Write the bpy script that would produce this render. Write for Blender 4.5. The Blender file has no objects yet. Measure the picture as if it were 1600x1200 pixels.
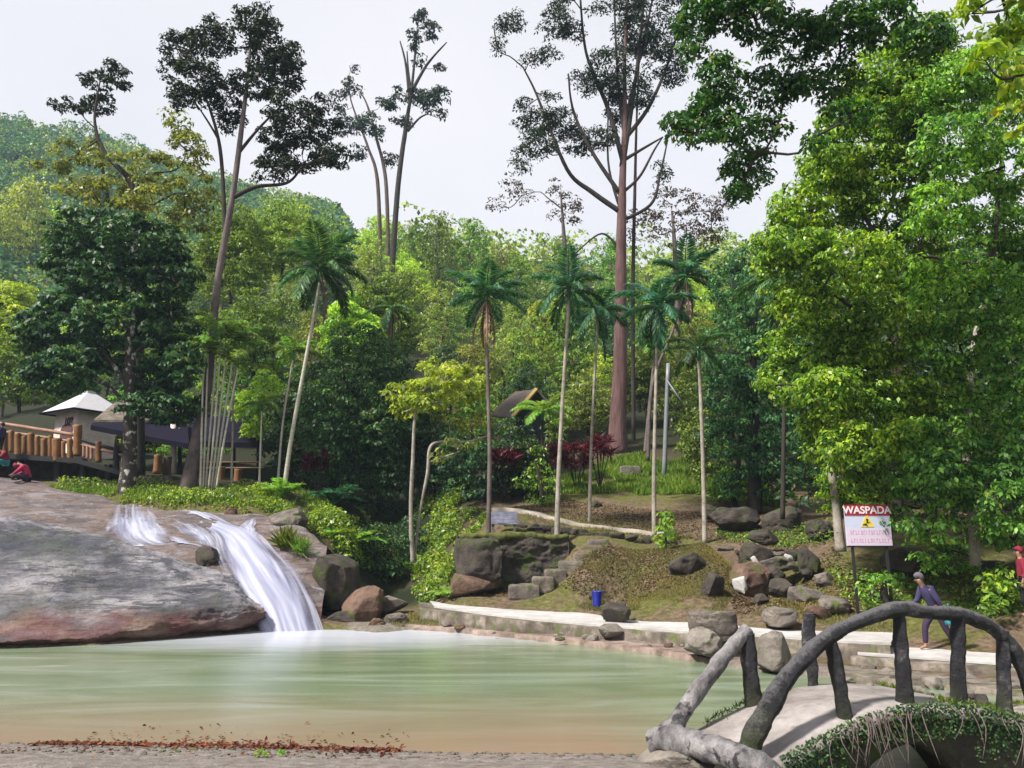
import bpy, math, random
HAZE, EXPO = 0.00030, 0.85
import numpy as np
from mathutils import Vector, Matrix
random.seed(5)
rng = np.random.default_rng(7)
C = bpy.context.scene.collection
R = math.radians
PI = math.pi

# ------------------------------------------------------------------ camera geometry (used to survey the place from the photograph)
F, EYE, PITCH = 1208.0, 2.6, math.atan(250 / 1208)
cT, sT = math.cos(PITCH), math.sin(PITCH)
def ray(px, py):
    xc, yc = (px - 800) / F, (600 - py) / F
    return xc, cT - yc * sT, sT + yc * cT
def at(px, py, d):
    X, Y, Z = ray(px, py); s = d / Y
    return np.array([X * s, d, EYE + Z * s])
def onz(px, py, z):
    X, Y, Z = ray(px, py); s = (z - EYE) / Z
    return np.array([X * s, Y * s, z])
def mpp(px, py, d):                      # metres per photograph pixel at depth d
    return d / ray(px, py)[1] / F

# ------------------------------------------------------------------ numpy noise
def vnoise(P, seed=0):
    P = np.asarray(P, float); i = np.floor(P).astype(np.int64); f = P - i; u = f * f * (3 - 2 * f)
    def h(ix, iy, iz):
        n = (ix * 73856093) ^ (iy * 19349663) ^ (iz * 83492791) ^ (seed * 2654435761 % 1000003)
        n = n & 0x7fffffff
        n = ((n ^ (n >> 13)) * 1274126177) & 0x7fffffff
        n = ((n ^ (n >> 11)) * 1103515245) & 0x7fffffff
        return (n ^ (n >> 16)) / float(0x7fffffff)
    x, y, z = i[..., 0], i[..., 1], i[..., 2]
    ux, uy, uz = u[..., 0], u[..., 1], u[..., 2]
    def lx(yy, zz): return h(x, yy, zz) * (1 - ux) + h(x + 1, yy, zz) * ux
    def ly(zz): return lx(y, zz) * (1 - uy) + lx(y + 1, zz) * uy
    return (ly(z) * (1 - uz) + ly(z + 1) * uz) * 2 - 1
def fbm(P, seed=0, octs=4, gain=.5):
    P = np.asarray(P, float); a, s, t = 1., 0., 0.
    for k in range(octs):
        s = s + a * vnoise(P * 2 ** k + 17.3 * k, seed + k); t += a; a *= gain
    return s / t

# ------------------------------------------------------------------ geometry (all quads)
class G:
    def __init__(s): s.V, s.Q, s.n = [], [], 0
    def add(s, V, Q):
        V = np.asarray(V, float).reshape(-1, 3); Q = np.asarray(Q, np.int64).reshape(-1, 4)
        s.V.append(V); s.Q.append(Q + s.n); s.n += len(V); return s
    def get(s): return np.concatenate(s.V), np.concatenate(s.Q)
def unit(v):
    v = np.asarray(v, float); return v / np.maximum(np.linalg.norm(v, axis=-1, keepdims=True), 1e-9)
def spline(pts, n):
    P = np.asarray(pts, float)
    if len(P) == 2: return P[0] + (P[1] - P[0]) * np.linspace(0, 1, n)[:, None]
    t = np.linspace(0, len(P) - 1, n); i = np.clip(t.astype(int), 0, len(P) - 2); f = (t - i)[:, None]
    p0, p1, p2, p3 = P[np.maximum(i - 1, 0)], P[i], P[i + 1], P[np.minimum(i + 2, len(P) - 1)]
    return .5 * (2 * p1 + (p2 - p0) * f + (2 * p0 - 5 * p1 + 4 * p2 - p3) * f ** 2 + (3 * p1 - p0 - 3 * p2 + p3) * f ** 3)
def tube(pts, radii, n=8, seg=None, bump=0, bs=3., seed=0, closed=True):
    P = spline(pts, seg or max(2, len(pts)))
    r = np.interp(np.linspace(0, 1, len(P)), np.linspace(0, 1, len(radii)), radii)
    T = unit(np.gradient(P, axis=0))
    ref = np.array([0, 0, 1.]) if abs(T[0][2]) < .9 else np.array([1., 0, 0])
    A = unit(np.cross(T[0], ref)); As = []
    for t in T:
        A = unit(A - t * np.dot(A, t)); As.append(A)
    As = np.array(As); B = np.cross(T, As)
    a = np.linspace(0, 2 * PI, n, endpoint=False)
    off = np.cos(a)[None, :, None] * As[:, None] + np.sin(a)[None, :, None] * B[:, None]
    rr = r[:, None]
    if bump:
        rr = rr * (1 + bump * fbm((P[:, None] + off * r[:, None, None]) * bs, seed, 3))
    V = P[:, None] + off * (rr[..., None] if rr.ndim == 2 and rr.shape[1] == n else np.repeat(rr, n, 1)[..., None])
    if closed:
        V = np.concatenate([np.repeat(P[:1, None], n, 1) + off[:1] * 1e-4, V, np.repeat(P[-1:, None], n, 1) + off[-1:] * 1e-4])
    m = len(V); i = np.arange(m - 1)[:, None] * n; j = np.arange(n)[None]; k = (j + 1) % n
    Q = np.stack([i + j, i + k, i + n + k, i + n + j], -1).reshape(-1, 4)
    return V.reshape(-1, 3), Q
def rotz(V, a):
    c, s = math.cos(a), math.sin(a); return np.asarray(V) @ np.array([[c, s, 0], [-s, c, 0], [0, 0, 1.]])
def box(cx, cy, cz, sx, sy, sz, a=0, taper=1.):
    x = np.array([-1, 1, 1, -1, -1, 1, 1, -1]) * sx / 2; y = np.array([-1, -1, 1, 1, -1, -1, 1, 1]) * sy / 2
    z = np.array([-1] * 4 + [1] * 4) * sz / 2; t = np.where(z > 0, taper, 1)
    V = rotz(np.stack([x * t, y * t, z], 1), a) + np.array([cx, cy, cz])
    return V, [[0, 3, 2, 1], [4, 5, 6, 7], [0, 1, 5, 4], [1, 2, 6, 5], [2, 3, 7, 6], [3, 0, 4, 7]]
def block(c, size, a=0, amp=.03, sc=3., seed=0, n=10):
    V, Q = cubesphere(n); W = V / np.abs(V).max(1, keepdims=True); W = W * (1 - .06 * np.clip((np.abs(W) > .86).sum(1) - 1, 0, 2))[:, None] * np.asarray(size) / 2
    W = W + amp * fbm(W * sc + seed * 5.3, seed, 4)[:, None] * unit(V)
    return rotz(W, a) + np.asarray(c), Q
def grid_quads(nr, nc):
    i = np.arange(nr - 1)[:, None] * nc; j = np.arange(nc - 1)[None]
    return np.stack([i + j, i + j + 1, i + nc + j + 1, i + nc + j], -1).reshape(-1, 4)
def cubesphere(n):
    g = np.tan(np.linspace(-1, 1, n + 1) * PI / 4); u, v = np.meshgrid(g, g, indexing='ij'); o = np.ones_like(u)
    Vs, Qs, k = [], [], 0
    for f in ((o, u, v), (-o, v, u), (v, o, u), (u, -o, v), (u, v, o), (v, u, -o)):
        Vs.append(np.stack(f, -1).reshape(-1, 3)); Qs.append(grid_quads(n + 1, n + 1) + k); k += (n + 1) ** 2
    return unit(np.concatenate(Vs)), np.concatenate(Qs)
def rock(c, size, seed=0, a=0, tilt=0, n=10, rough=.28, boxy=.5, fine=.06):
    n = int(n * 1.8); V, Q = cubesphere(n)
    W = np.sign(V) * np.abs(V) ** (1 - .5 * boxy); W = W / np.max(np.abs(W), axis=1, keepdims=True) ** (boxy * .5)
    W = W * (1 + rough * fbm(V * 1.3 + seed * 7.1, seed, 3) - .16 * np.abs(fbm(V * 2.6 + seed * 3.3, seed + 9, 4)) + fine * fbm(V * 8 + seed, seed + 5, 4))[:, None]
    rs = np.random.default_rng(seed + 50)
    for _ in range(9):                                                    # chipped planes
        d = unit(rs.normal(size=3)); e = .64 + .3 * rs.random(); p = W @ d
        W = W - np.maximum(p - e, 0)[:, None] * d * .85
    W = W * np.asarray(size) / 2
    if tilt:
        ct, st = math.cos(tilt), math.sin(tilt); W = W @ np.array([[ct, 0, st], [0, 1, 0], [-st, 0, ct]])
    return rotz(W, a) + np.asarray(c), Q
def patch(rows, nu, nv, amp=0, sc=1., seed=0, octs=5):
    """smooth surface through rows of surveyed points (px, py, depth), then weathered with noise along its normal"""
    P = np.array([[q[:3] if len(q) == 4 else at(*q) for q in r] for r in rows], float)
    A = np.stack([spline(r, nu) for r in P]); B = np.stack([spline(A[:, j], nv) for j in range(nu)], 1)
    du, dv = np.gradient(B, axis=1), np.gradient(B, axis=0); N = unit(np.cross(du, dv))
    if amp: B = B + N * (amp * fbm(B * sc, seed, octs))[..., None]
    return B, N, grid_quads(nv, nu)

def quickmesh(name, V, Q, smooth=False):
    me = bpy.data.meshes.new(name); V = np.ascontiguousarray(V, np.float32); Q = np.ascontiguousarray(Q, np.int32)
    me.vertices.add(len(V)); me.vertices.foreach_set('co', V.ravel())
    me.loops.add(Q.size); me.loops.foreach_set('vertex_index', Q.ravel())
    me.polygons.add(len(Q)); me.polygons.foreach_set('loop_start', np.arange(0, Q.size, 4, dtype=np.int32))
    me.polygons.foreach_set('use_smooth', np.full(len(Q), smooth, bool))
    me.update(calc_edges=True); return me
def props(o, label=None, cat=None, group=None, kind=None):
    for k, v in (('label', label), ('category', cat), ('group', group), ('kind', kind)):
        if v: o[k] = v
    return o
def build(name, g, mat, parent=None, label=None, cat=None, group=None, kind=None, smooth=True, loc=None):
    V, Q = g.get() if isinstance(g, G) else g
    V = np.asarray(V, float).reshape(-1, 3)
    if parent is not None:
        off = np.zeros(3); p = parent
        while p is not None: off += np.array(p.location); p = p.parent
    else:
        off = np.array(loc) if loc is not None else np.array([*(V[:, :2].min(0) + V[:, :2].max(0)) / 2, V[:, 2].min()])
    o = bpy.data.objects.new(name, quickmesh(name, V - off, Q, smooth)); C.objects.link(o)
    if parent is not None: o.parent = parent
    else: o.location = off
    if mat: o.data.materials.append(mat)
    return props(o, label, cat, group, kind)
def thing(name, loc, label, cat, group=None):
    o = bpy.data.objects.new(name, None); C.objects.link(o); o.location = [float(v) for v in loc]; o.empty_display_size = .2
    return props(o, label, cat, group)
def copy_tree(o, parent=None):
    c = o.copy(); C.objects.link(c)
    if parent is not None: c.parent = parent
    for ch in list(o.children): copy_tree(ch, c)
    return c

# ------------------------------------------------------------------ foliage
def leafquads(P, D, N, L, W):
    N = unit(N); D = unit(D - N * np.sum(D * N, 1, keepdims=True)); S = np.cross(N, D)
    L = np.broadcast_to(L, len(P))[:, None]; W = np.broadcast_to(W, len(P))[:, None]
    V = np.stack([P - D * L * .5, P + S * W * .5 - D * L * .08 + N * W * .12, P + D * L * .5 - N * L * .12, P - S * W * .5 - D * L * .08 + N * W * .12], 1)
    return V.reshape(-1, 3), np.arange(len(P) * 4).reshape(-1, 4)
def clump_leaves(cen, sr, per, leaf, droop=.35, flat=.65, rs=rng, lv=.5, wid=.45):
    """umbrella-like sprays of leaves round the given twig ends"""
    n = len(cen); k = n * per
    d = unit(rs.normal(size=(k, 3))); d[:, 2] = np.abs(d[:, 2]) * 1.1 - .32
    sr = np.repeat(np.broadcast_to(sr, n), per)
    P = np.repeat(cen, per, 0) + d * (sr * (.55 + .6 * rs.random(k)))[:, None] * np.array([1, 1, flat])
    N = unit(unit(d) * .7 + rs.normal(size=(k, 3)) * .5 + np.array([0, 0, .5]))
    D = unit(d * np.array([1, 1, .3]) + rs.normal(size=(k, 3)) * .5 + np.array([0, 0, -droop]))
    L = leaf * (1 - lv + 2 * lv * rs.random(k))
    return leafquads(P, D, N, L, L * wid)
def blob_centres(blobs, rs=rng, shell=.45):
    """blobs: (x, y, z, rx, ry, rz, n) -> twig ends spread through uneven ellipsoids"""
    out = []
    for x, y, z, rx, ry, rz, n in blobs:
        d = unit(rs.normal(size=(n, 3))); r = (shell + (1 - shell) * rs.random(n)) ** .6
        r = r * (1 + .3 * vnoise(d * 1.7 + x * 3.1, 3))
        out.append(np.array([x, y, z]) + d * r[:, None] * np.array([rx, ry, rz]))
    return np.concatenate(out)
def pxblobs(lst, d, dens=1., depth=.9, jit=1.5, sr=.5):
    """(px, py, rx, ry[, depth offset]) ellipses surveyed in the photograph at depth about d"""
    out = []
    for b in lst:
        px, py, rx, ry = b[:4]; dd = d + (b[4] if len(b) > 4 else random.uniform(-jit, jit))
        p = at(px, py, dd); m = mpp(px, py, dd); a, c = rx * m, ry * m
        n = max(3, int(dens * (a * c) / (sr * sr) * 2.4))
        out.append((*p, a, depth * (a + c) / 2, c, n))
    return out
def frond(base, az, el, length, droop, nl=26, ll=.5, lw=.05, hang=.35, rad=.02):
    s = np.linspace(0, 1, 9); e = el - droop * s ** 1.2; st = length / 8
    d = np.stack([np.cos(e) * math.cos(az), np.cos(e) * math.sin(az), np.sin(e)], 1)
    P = np.concatenate([[base], base + np.cumsum(d[:-1] * st, 0)])
    g = G(); g.add(*tube(P, [rad, rad * .25], 4, closed=False))
    u = np.linspace(.1, .99, nl); Pu = np.stack([np.interp(u, s, P[:, k]) for k in range(3)], 1); Tu = unit(np.stack([np.interp(u, s, d[:, k]) for k in range(3)], 1))
    side = np.array([-math.sin(az), math.cos(az), 0.])
    for sg in (-1, 1):
        D = unit(side * sg * .8 + Tu * .75 + np.array([0, 0, -hang]) + rng.normal(size=(nl, 3)) * .06)
        L = ll * np.sin(PI * (.12 + .8 * u)) * (.9 + .2 * rng.random(nl))
        N = unit(np.cross(D, Tu) * sg + rng.normal(size=(nl, 3)) * .15)
        g.add(*leafquads(Pu + D * L[:, None] * .5, D, N, L, np.full(nl, lw)))
    return g.get()
# ------------------------------------------------------------------ materials
class NB:
    def __init__(s, name):
        s.m = bpy.data.materials.new(name); s.m.use_nodes = True; s.t = s.m.node_tree; s.t.nodes.clear()
    def n(s, typ, out=0, p=None, **k):
        x = s.t.nodes.new('ShaderNode' + typ)
        for a, b in (p or {}).items(): setattr(x, a, b)
        for a, b in k.items():
            sock = x.inputs[int(a[1:])] if a[0] == 'i' and a[1:].isdigit() else x.inputs[a.replace('_', ' ')]
            if isinstance(b, bpy.types.NodeSocket): s.t.links.new(b, sock)
            else:
                if hasattr(sock.default_value, '__len__') and len(sock.default_value) == 4 and len(b) == 3: b = (*b, 1)
                sock.default_value = b
        return x.outputs[out]
    def ramp(s, f, stops, interp='LINEAR'):
        x = s.t.nodes.new('ShaderNodeValToRGB'); s.t.links.new(f, x.inputs[0]); r = x.color_ramp; r.interpolation = interp
        while len(r.elements) < len(stops): r.elements.new(.5)
        for e, (q, c) in zip(r.elements, stops): e.position = q; e.color = (*c, 1) if len(c) == 3 else c
        return x.outputs[0]
    def mix(s, f, a, b, mode='MIX'): return s.n('Mix', 2, {'data_type': 'RGBA', 'blend_type': mode}, i0=f, i6=a, i7=b)
    def noise(s, co, sc, det=5, rough=.6, dist=0, out=0): return s.n('TexNoise', out, Vector=co, Scale=sc, Detail=det, Roughness=rough, Distortion=dist)
    def coord(s, k='Object'): return s.n('TexCoord', {'Generated': 0, 'Normal': 1, 'Object': 3}[k])
    def pos(s): return s.n('NewGeometry', 0)
    def vmap(s, co, sc=(1, 1, 1), rot=(0, 0, 0)): return s.n('Mapping', 0, Vector=co, Scale=sc, Rotation=rot)
    def out(s, sh): s.n('OutputMaterial', 0, Surface=sh) if False else s.t.links.new(sh, s.t.nodes.new('ShaderNodeOutputMaterial').inputs[0]); return s.m
    def bump(s, h, st=.5, dist=.05): return s.n('Bump', 0, Height=h, Strength=st, Distance=dist)
def W3(a): return (a, a, a)
def thr(a, w=.06): return [(max(0, a - w), W3(0)), (min(1, a + w), W3(1))]

def solid(name, stops, sc=3., rough=.8, bump=.4, bdist=.03, stretch=(1, 1, 1), spot=None, spotc=None, spots=9., metal=0, spec=.3, det=7):
    b = NB(name); co = b.vmap(b.pos(), stretch)
    n1 = b.noise(co, sc, det, .65); col = b.ramp(n1, stops)
    n2 = b.noise(co, sc * 5.3, 5, .7)
    col = b.mix(.35, col, b.ramp(n2, [(.3, W3(.35)), (.7, W3(1))]), 'MULTIPLY')
    if spot: col = b.mix(b.ramp(b.noise(b.pos(), spots, 4, .6), thr(spot, .04)), col, spotc)
    h = b.n('Math', 0, {'operation': 'ADD'}, i0=n1, i1=n2)
    return b.out(b.n('BsdfPrincipled', Base_Color=col, Roughness=rough, Metallic=metal, Specular_IOR_Level=spec, Normal=b.bump(h, bump, bdist)))
def plain(name, c, rough=.6, metal=0, spec=.4, var=.25):
    b = NB(name); n = b.noise(b.pos(), 7., 5)
    col = b.mix(1., (*c, 1), b.ramp(n, [(.3, W3(1 - var)), (.7, W3(1))]), 'MULTIPLY')
    return b.out(b.n('BsdfPrincipled', Base_Color=col, Roughness=rough, Metallic=metal, Specular_IOR_Level=spec))
def leafmat(name, c1, c2, c3, trans=.4, rough=.42, spec=.35, cl=.35, var=.3):
    b = NB(name); geo = b.t.nodes.new('ShaderNodeNewGeometry'); ri = geo.outputs['Random Per Island']
    col = b.ramp(ri, [(0, c1), (.5, c2), (.95, c3), (.985, (.5 * c3[0] + .10, .42 * c3[1] + .06, c3[2] * .6))])
    nz = b.noise(b.pos(), cl, 3, .6)
    col = b.mix(1., col, b.ramp(nz, [(.3, (.6, .68, .8)), (.52, W3(1)), (.72, (1.35, 1.22, .85))]), 'MULTIPLY')
    inf = b.t.nodes.new('ShaderNodeObjectInfo')
    col = b.n('HueSaturation', Hue=b.n('MapRange', i0=inf.outputs['Random'], i3=.5 - .03 * var / .3, i4=.5 + .022 * var / .3), Saturation=1.,
              Value=b.n('MapRange', i0=inf.outputs['Random'], i3=1 - var, i4=1 + var), Color=col)
    tc = b.mix(1., col, (1.7, 1.75, .75, 1), 'MULTIPLY')
    p = b.n('BsdfPrincipled', Base_Color=col, Roughness=rough, Specular_IOR_Level=spec)
    t = b.n('BsdfTranslucent', Color=tc)
    return b.out(b.n('MixShader', i0=trans, i1=p, i2=t))

M = {}
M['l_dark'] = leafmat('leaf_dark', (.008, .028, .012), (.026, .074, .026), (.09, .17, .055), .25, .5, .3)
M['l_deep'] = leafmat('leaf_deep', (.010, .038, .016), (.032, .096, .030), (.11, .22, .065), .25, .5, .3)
M['l_mid'] = leafmat('leaf_mid', (.020, .062, .012), (.105, .215, .030), (.30, .45, .075))
M['l_yellow'] = leafmat('leaf_yellow', (0.081, 0.155, 0.016), (0.265, 0.391, 0.041), (0.506, 0.621, 0.103), .45)
M['l_olive'] = leafmat('leaf_olive', (0.060, 0.102, 0.022), (0.186, 0.258, 0.050), (0.372, 0.444, 0.108), .4)
M['l_bright'] = leafmat('leaf_bright', (.018, .060, .009), (.125, .235, .022), (.38, .50, .055), .4, .38, .4, .5)
M['l_over'] = leafmat('leaf_over', (.007, .026, .005), (.022, .064, .009), (.08, .15, .018), .3, .4, .4, .6)  # leaf colour darkened in place of backlit shade
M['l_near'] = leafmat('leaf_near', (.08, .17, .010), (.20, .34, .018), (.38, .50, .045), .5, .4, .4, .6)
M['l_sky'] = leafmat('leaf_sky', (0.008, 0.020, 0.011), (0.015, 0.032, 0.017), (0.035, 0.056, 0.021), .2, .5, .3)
M['l_pink'] = leafmat('leaf_rust', (.05, .035, .02), (.08, .05, .03), (.10, .09, .03), .3)
M['l_palm'] = leafmat('leaf_palm', (0.016, 0.078, 0.042), (0.029, 0.117, 0.058), (0.11, 0.26, 0.12), .25, .45, .35)
M['l_fern'] = leafmat('leaf_fern', (.09, .20, .02), (.16, .30, .04), (.26, .38, .07), .4)
M['l_red'] = leafmat('leaf_red', (0.040, 0.003, 0.008), (0.088, 0.006, 0.014), (0.136, 0.016, 0.024), .25, .4)
M['l_dead'] = leafmat('leaf_dead', (.10, .06, .045), (.20, .13, .10), (.28, .20, .15), .2, .8, .1)
M['l_far'] = leafmat('leaf_far', (.028, .085, .045), (.055, .135, .065), (.12, .21, .085), .25, .6, .2, .06)  # bluish leaf colour carries part of the distance haze
M['grass'] = leafmat('grass_blade', (.06, .12, .012), (.11, .19, .02), (.19, .26, .045), .35, .6, .2, .5)
M['dry_grass'] = leafmat('grass_dry', (.07, .075, .022), (.16, .15, .05), (.30, .27, .11), .3, .7, .2, .5)
M['litter'] = leafmat('leaf_litter', (.045, .012, .010), (.10, .032, .02), (.20, .10, .05), .1, .8, .1)

M['litter2'] = leafmat('leaf_litter_dry', (.05, .035, .02), (.13, .095, .05), (.24, .19, .11), .1, .9, .1)
M['bark'] = solid('bark_brown', [(.3, (.05, .035, .028)), (.6, (.13, .095, .07))], 5, .9, .8, .04, (1, 1, .25))
M['bark_dark'] = solid('bark_dark', [(.3, (.018, .014, .012)), (.62, (.05, .04, .034))], 5, .9, .8, .04, (1, 1, .25))
M['bark_blotch'] = solid('bark_blotched', [(.3, (.02, .016, .014)), (.62, (.06, .05, .04))], 5, .9, .8, .04, (1, 1, .3), .58, (.5, .48, .44, 1), 3.)
M['bark_red'] = solid('bark_red', [(.3, (0.062, 0.028, 0.028)), (.6, (0.161, 0.093, 0.087))], 3.5, .9, 1., .08, (0.620, 0.620, 0.112))
M['bark_mauve'] = solid('bark_mauve', [(.3, (0.072, 0.054, 0.051)), (.62, (0.180, 0.144, 0.132))], 4, .9, .7, .04, (0.600, 0.600, 0.300))
M['bark_pale'] = solid('bark_pale', [(.3, (0.173, 0.144, 0.115)), (.62, (0.374, 0.338, 0.288))], 5, .85, .5, .02, (0.720, 0.720, 0.576), .66, (.12, .10, .07, 1), 7.)
M['cane'] = solid('cane_pale', [(.3, (0.320, 0.304, 0.224)), (.62, (0.528, 0.504, 0.416))], 6, .6, .3, .01, (0.800, 0.800, 2.000))
M['conclog'] = None
M['concrete'] = solid('concrete_path', [(.3, (0.323, 0.306, 0.297)), (.65, (0.510, 0.493, 0.484))], 1.3, .85, .25, .01)
M['concrete_old'] = solid('concrete_old', [(.32, (.045, .036, .028)), (.5, (.12, .10, .08)), (.7, (.27, .23, .195))], 2.2, .9, .5, .03, spot=.60, spotc=(.07, .085, .025, 1), spots=2.6)
M['stone'] = solid('stone_grey', [(.28, (.05, .042, .036)), (.66, (.20, .17, .145))], 2.2, .9, .8, .05, spot=.62, spotc=(.065, .085, .02, 1), spots=2.1)
M['stone_pale'] = solid('stone_pale', [(.28, (0.075, 0.064, 0.053)), (.66, (0.240, 0.210, 0.184))], 2.4, .9, .7, .05, spot=.64, spotc=(.08, .10, .03, 1), spots=2.1)
M['stone_dark'] = solid('stone_dark', [(.28, (.02, .017, .015)), (.66, (.085, .07, .058))], 2.4, .9, .9, .06, spot=.60, spotc=(.045, .065, .014, 1), spots=1.7)
M['stone_red'] = solid('stone_red', [(.28, (.05, .030, .022)), (.66, (.20, .125, .09))], 2.4, .9, .9, .06, spot=.60, spotc=(.07, .085, .018, 1), spots=1.5)
M['whitestone'] = solid('stone_white', [(.28, (0.315, 0.301, 0.294)), (.66, (0.490, 0.476, 0.462))], 3, .8, .6, .04)
M['plaster'] = solid('plaster', [(.3, (.58, .49, .44)), (.65, (.76, .67, .61))], 2, .8, .15, .01)
M['tile_white'] = solid('roof_pale', [(.3, (.42, .41, .44)), (.65, (.58, .57, .60))], 3, .6, .2, .01, (1, 4, 1))
M['darkpaint'] = plain('paint_dark', (.012, .010, .022), .9, 0, .08)
M['deep'] = plain('near_black', (.012, .011, .014), .7)  # near-black tone; under the walkway it stands for shade
M['log_orange'] = solid('log_orange', [(.3, (0.121, 0.050, 0.017)), (.65, (0.275, 0.138, 0.055))], 4, .7, .5, .02, (0.550, 0.550, 0.275))
M['log_pink'] = solid('log_pink', [(.3, (0.252, 0.132, 0.084)), (.65, (0.396, 0.240, 0.168))], 4, .7, .5, .02)
M['benchblue'] = solid('bench_blue', [(.3, (.13, .14, .20)), (.65, (.30, .31, .40))], 4, .7, .2, .01)
M['fascia'] = plain('fascia_ochre', (.40, .29, .07), .6)
M['roof_old'] = solid('roof_old', [(.3, (.05, .035, .03)), (.65, (.13, .10, .085))], 3, .8, .5, .03, (4, 1, 1))
M['pole'] = plain('pole_grey', (.20, .215, .225), .4)
M['iron'] = plain('iron_dark', (.02, .02, .022), .5)
M['blueplastic'] = plain('plastic_blue', (.010, .02, .30), .35, 0, .5, .15)
M['red'] = plain('sign_red', (0.320, 0.012, 0.032), .45, var=.15)
M['white'] = plain('sign_white', (0.680, 0.663, 0.680), .45, var=.08)
M['signface'] = plain('sign_face', (0.496, 0.528, 0.672), .4, var=.06)
M['signpink'] = plain('sign_pink', (0.560, 0.336, 0.448), .45, var=.2)
M['signfade'] = plain('sign_lower', (0.592, 0.496, 0.624), .45, var=.06)
M['yellow'] = plain('sign_yellow', (.70, .52, .05), .45, var=.1)
M['black'] = plain('sign_black', (.015, .012, .015), .5)
M['skin'] = plain('skin', (.28, .15, .10), .5, var=.1)
M['hair'] = plain('hair', (.012, .01, .01), .5)
M['c_pink'] = plain('cloth_pink', (.36, .02, .08), .85)
M['c_purple'] = plain('cloth_purple', (.04, .033, .095), .85)
M['c_violet'] = plain('cloth_violet', (.035, .018, .05), .85)
M['c_dark'] = plain('cloth_dark', (.015, .015, .03), .85)
M['c_red'] = plain('cloth_red', (.22, .012, .035), .85)
M['c_teal'] = plain('cloth_teal', (.03, .22, .26), .85)
M['c_grey'] = plain('cloth_grey', (.10, .09, .11), .85)

def mat_conclog():
    b = NB('log_concrete'); co = b.pos(); n1 = b.noise(b.vmap(co, (1, 1, 1)), 4.5, 7, .7); n2 = b.noise(co, 26, 7, .8)
    col = b.ramp(n1, [(.42, (.010, .0095, .014)), (.55, (.028, .026, .034)), (.62, (.075, .07, .078)), (.70, (.27, .26, .26))])
    up = b.n('SeparateXYZ', 2, Vector=b.n('NewGeometry', 1))
    pale_up = b.ramp(b.n('Math', 0, {'operation': 'MULTIPLY_ADD'}, i0=n2, i1=.8, i2=b.n('Math', 0, {'operation': 'MULTIPLY'}, i0=up, i1=.5)), [(.58, W3(0)), (.80, W3(1))])  # pale patches, denser on faces that point upward
    col = b.mix(b.n('Math', 0, {'operation': 'MULTIPLY'}, i0=pale_up, i1=.75), col, (.21, .20, .21, 1))
    z = b.n('SeparateXYZ', 2, Vector=co)
    f = b.n('Math', 0, {'operation': 'MULTIPLY'}, i0=b.n('MapRange', i0=z, i1=1.05, i2=.45, i3=0., i4=1.), i1=b.ramp(b.noise(co, 3.5, 5), thr(.47, .06)))
    col = b.mix(f, col, (.05, .065, .012, 1))
    col = b.mix(.5, col, b.ramp(n2, [(.3, W3(.4)), (.65, W3(1))]), 'MULTIPLY')
    h = b.n('Math', 0, {'operation': 'ADD'}, i0=n1, i1=n2)
    return b.out(b.n('BsdfPrincipled', Base_Color=col, Roughness=.62, Specular_IOR_Level=.4, Normal=b.bump(h, 1., .07)))
M['conclog'] = mat_conclog()
M['palelog'] = solid('log_pale', [(.34, (.06, .055, .06)), (.5, (.16, .15, .155)), (.68, (.30, .285, .285))], 5, .7, .9, .03, (1, 1, .6), .62, (.03, .028, .03, 1), 6.)

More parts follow.
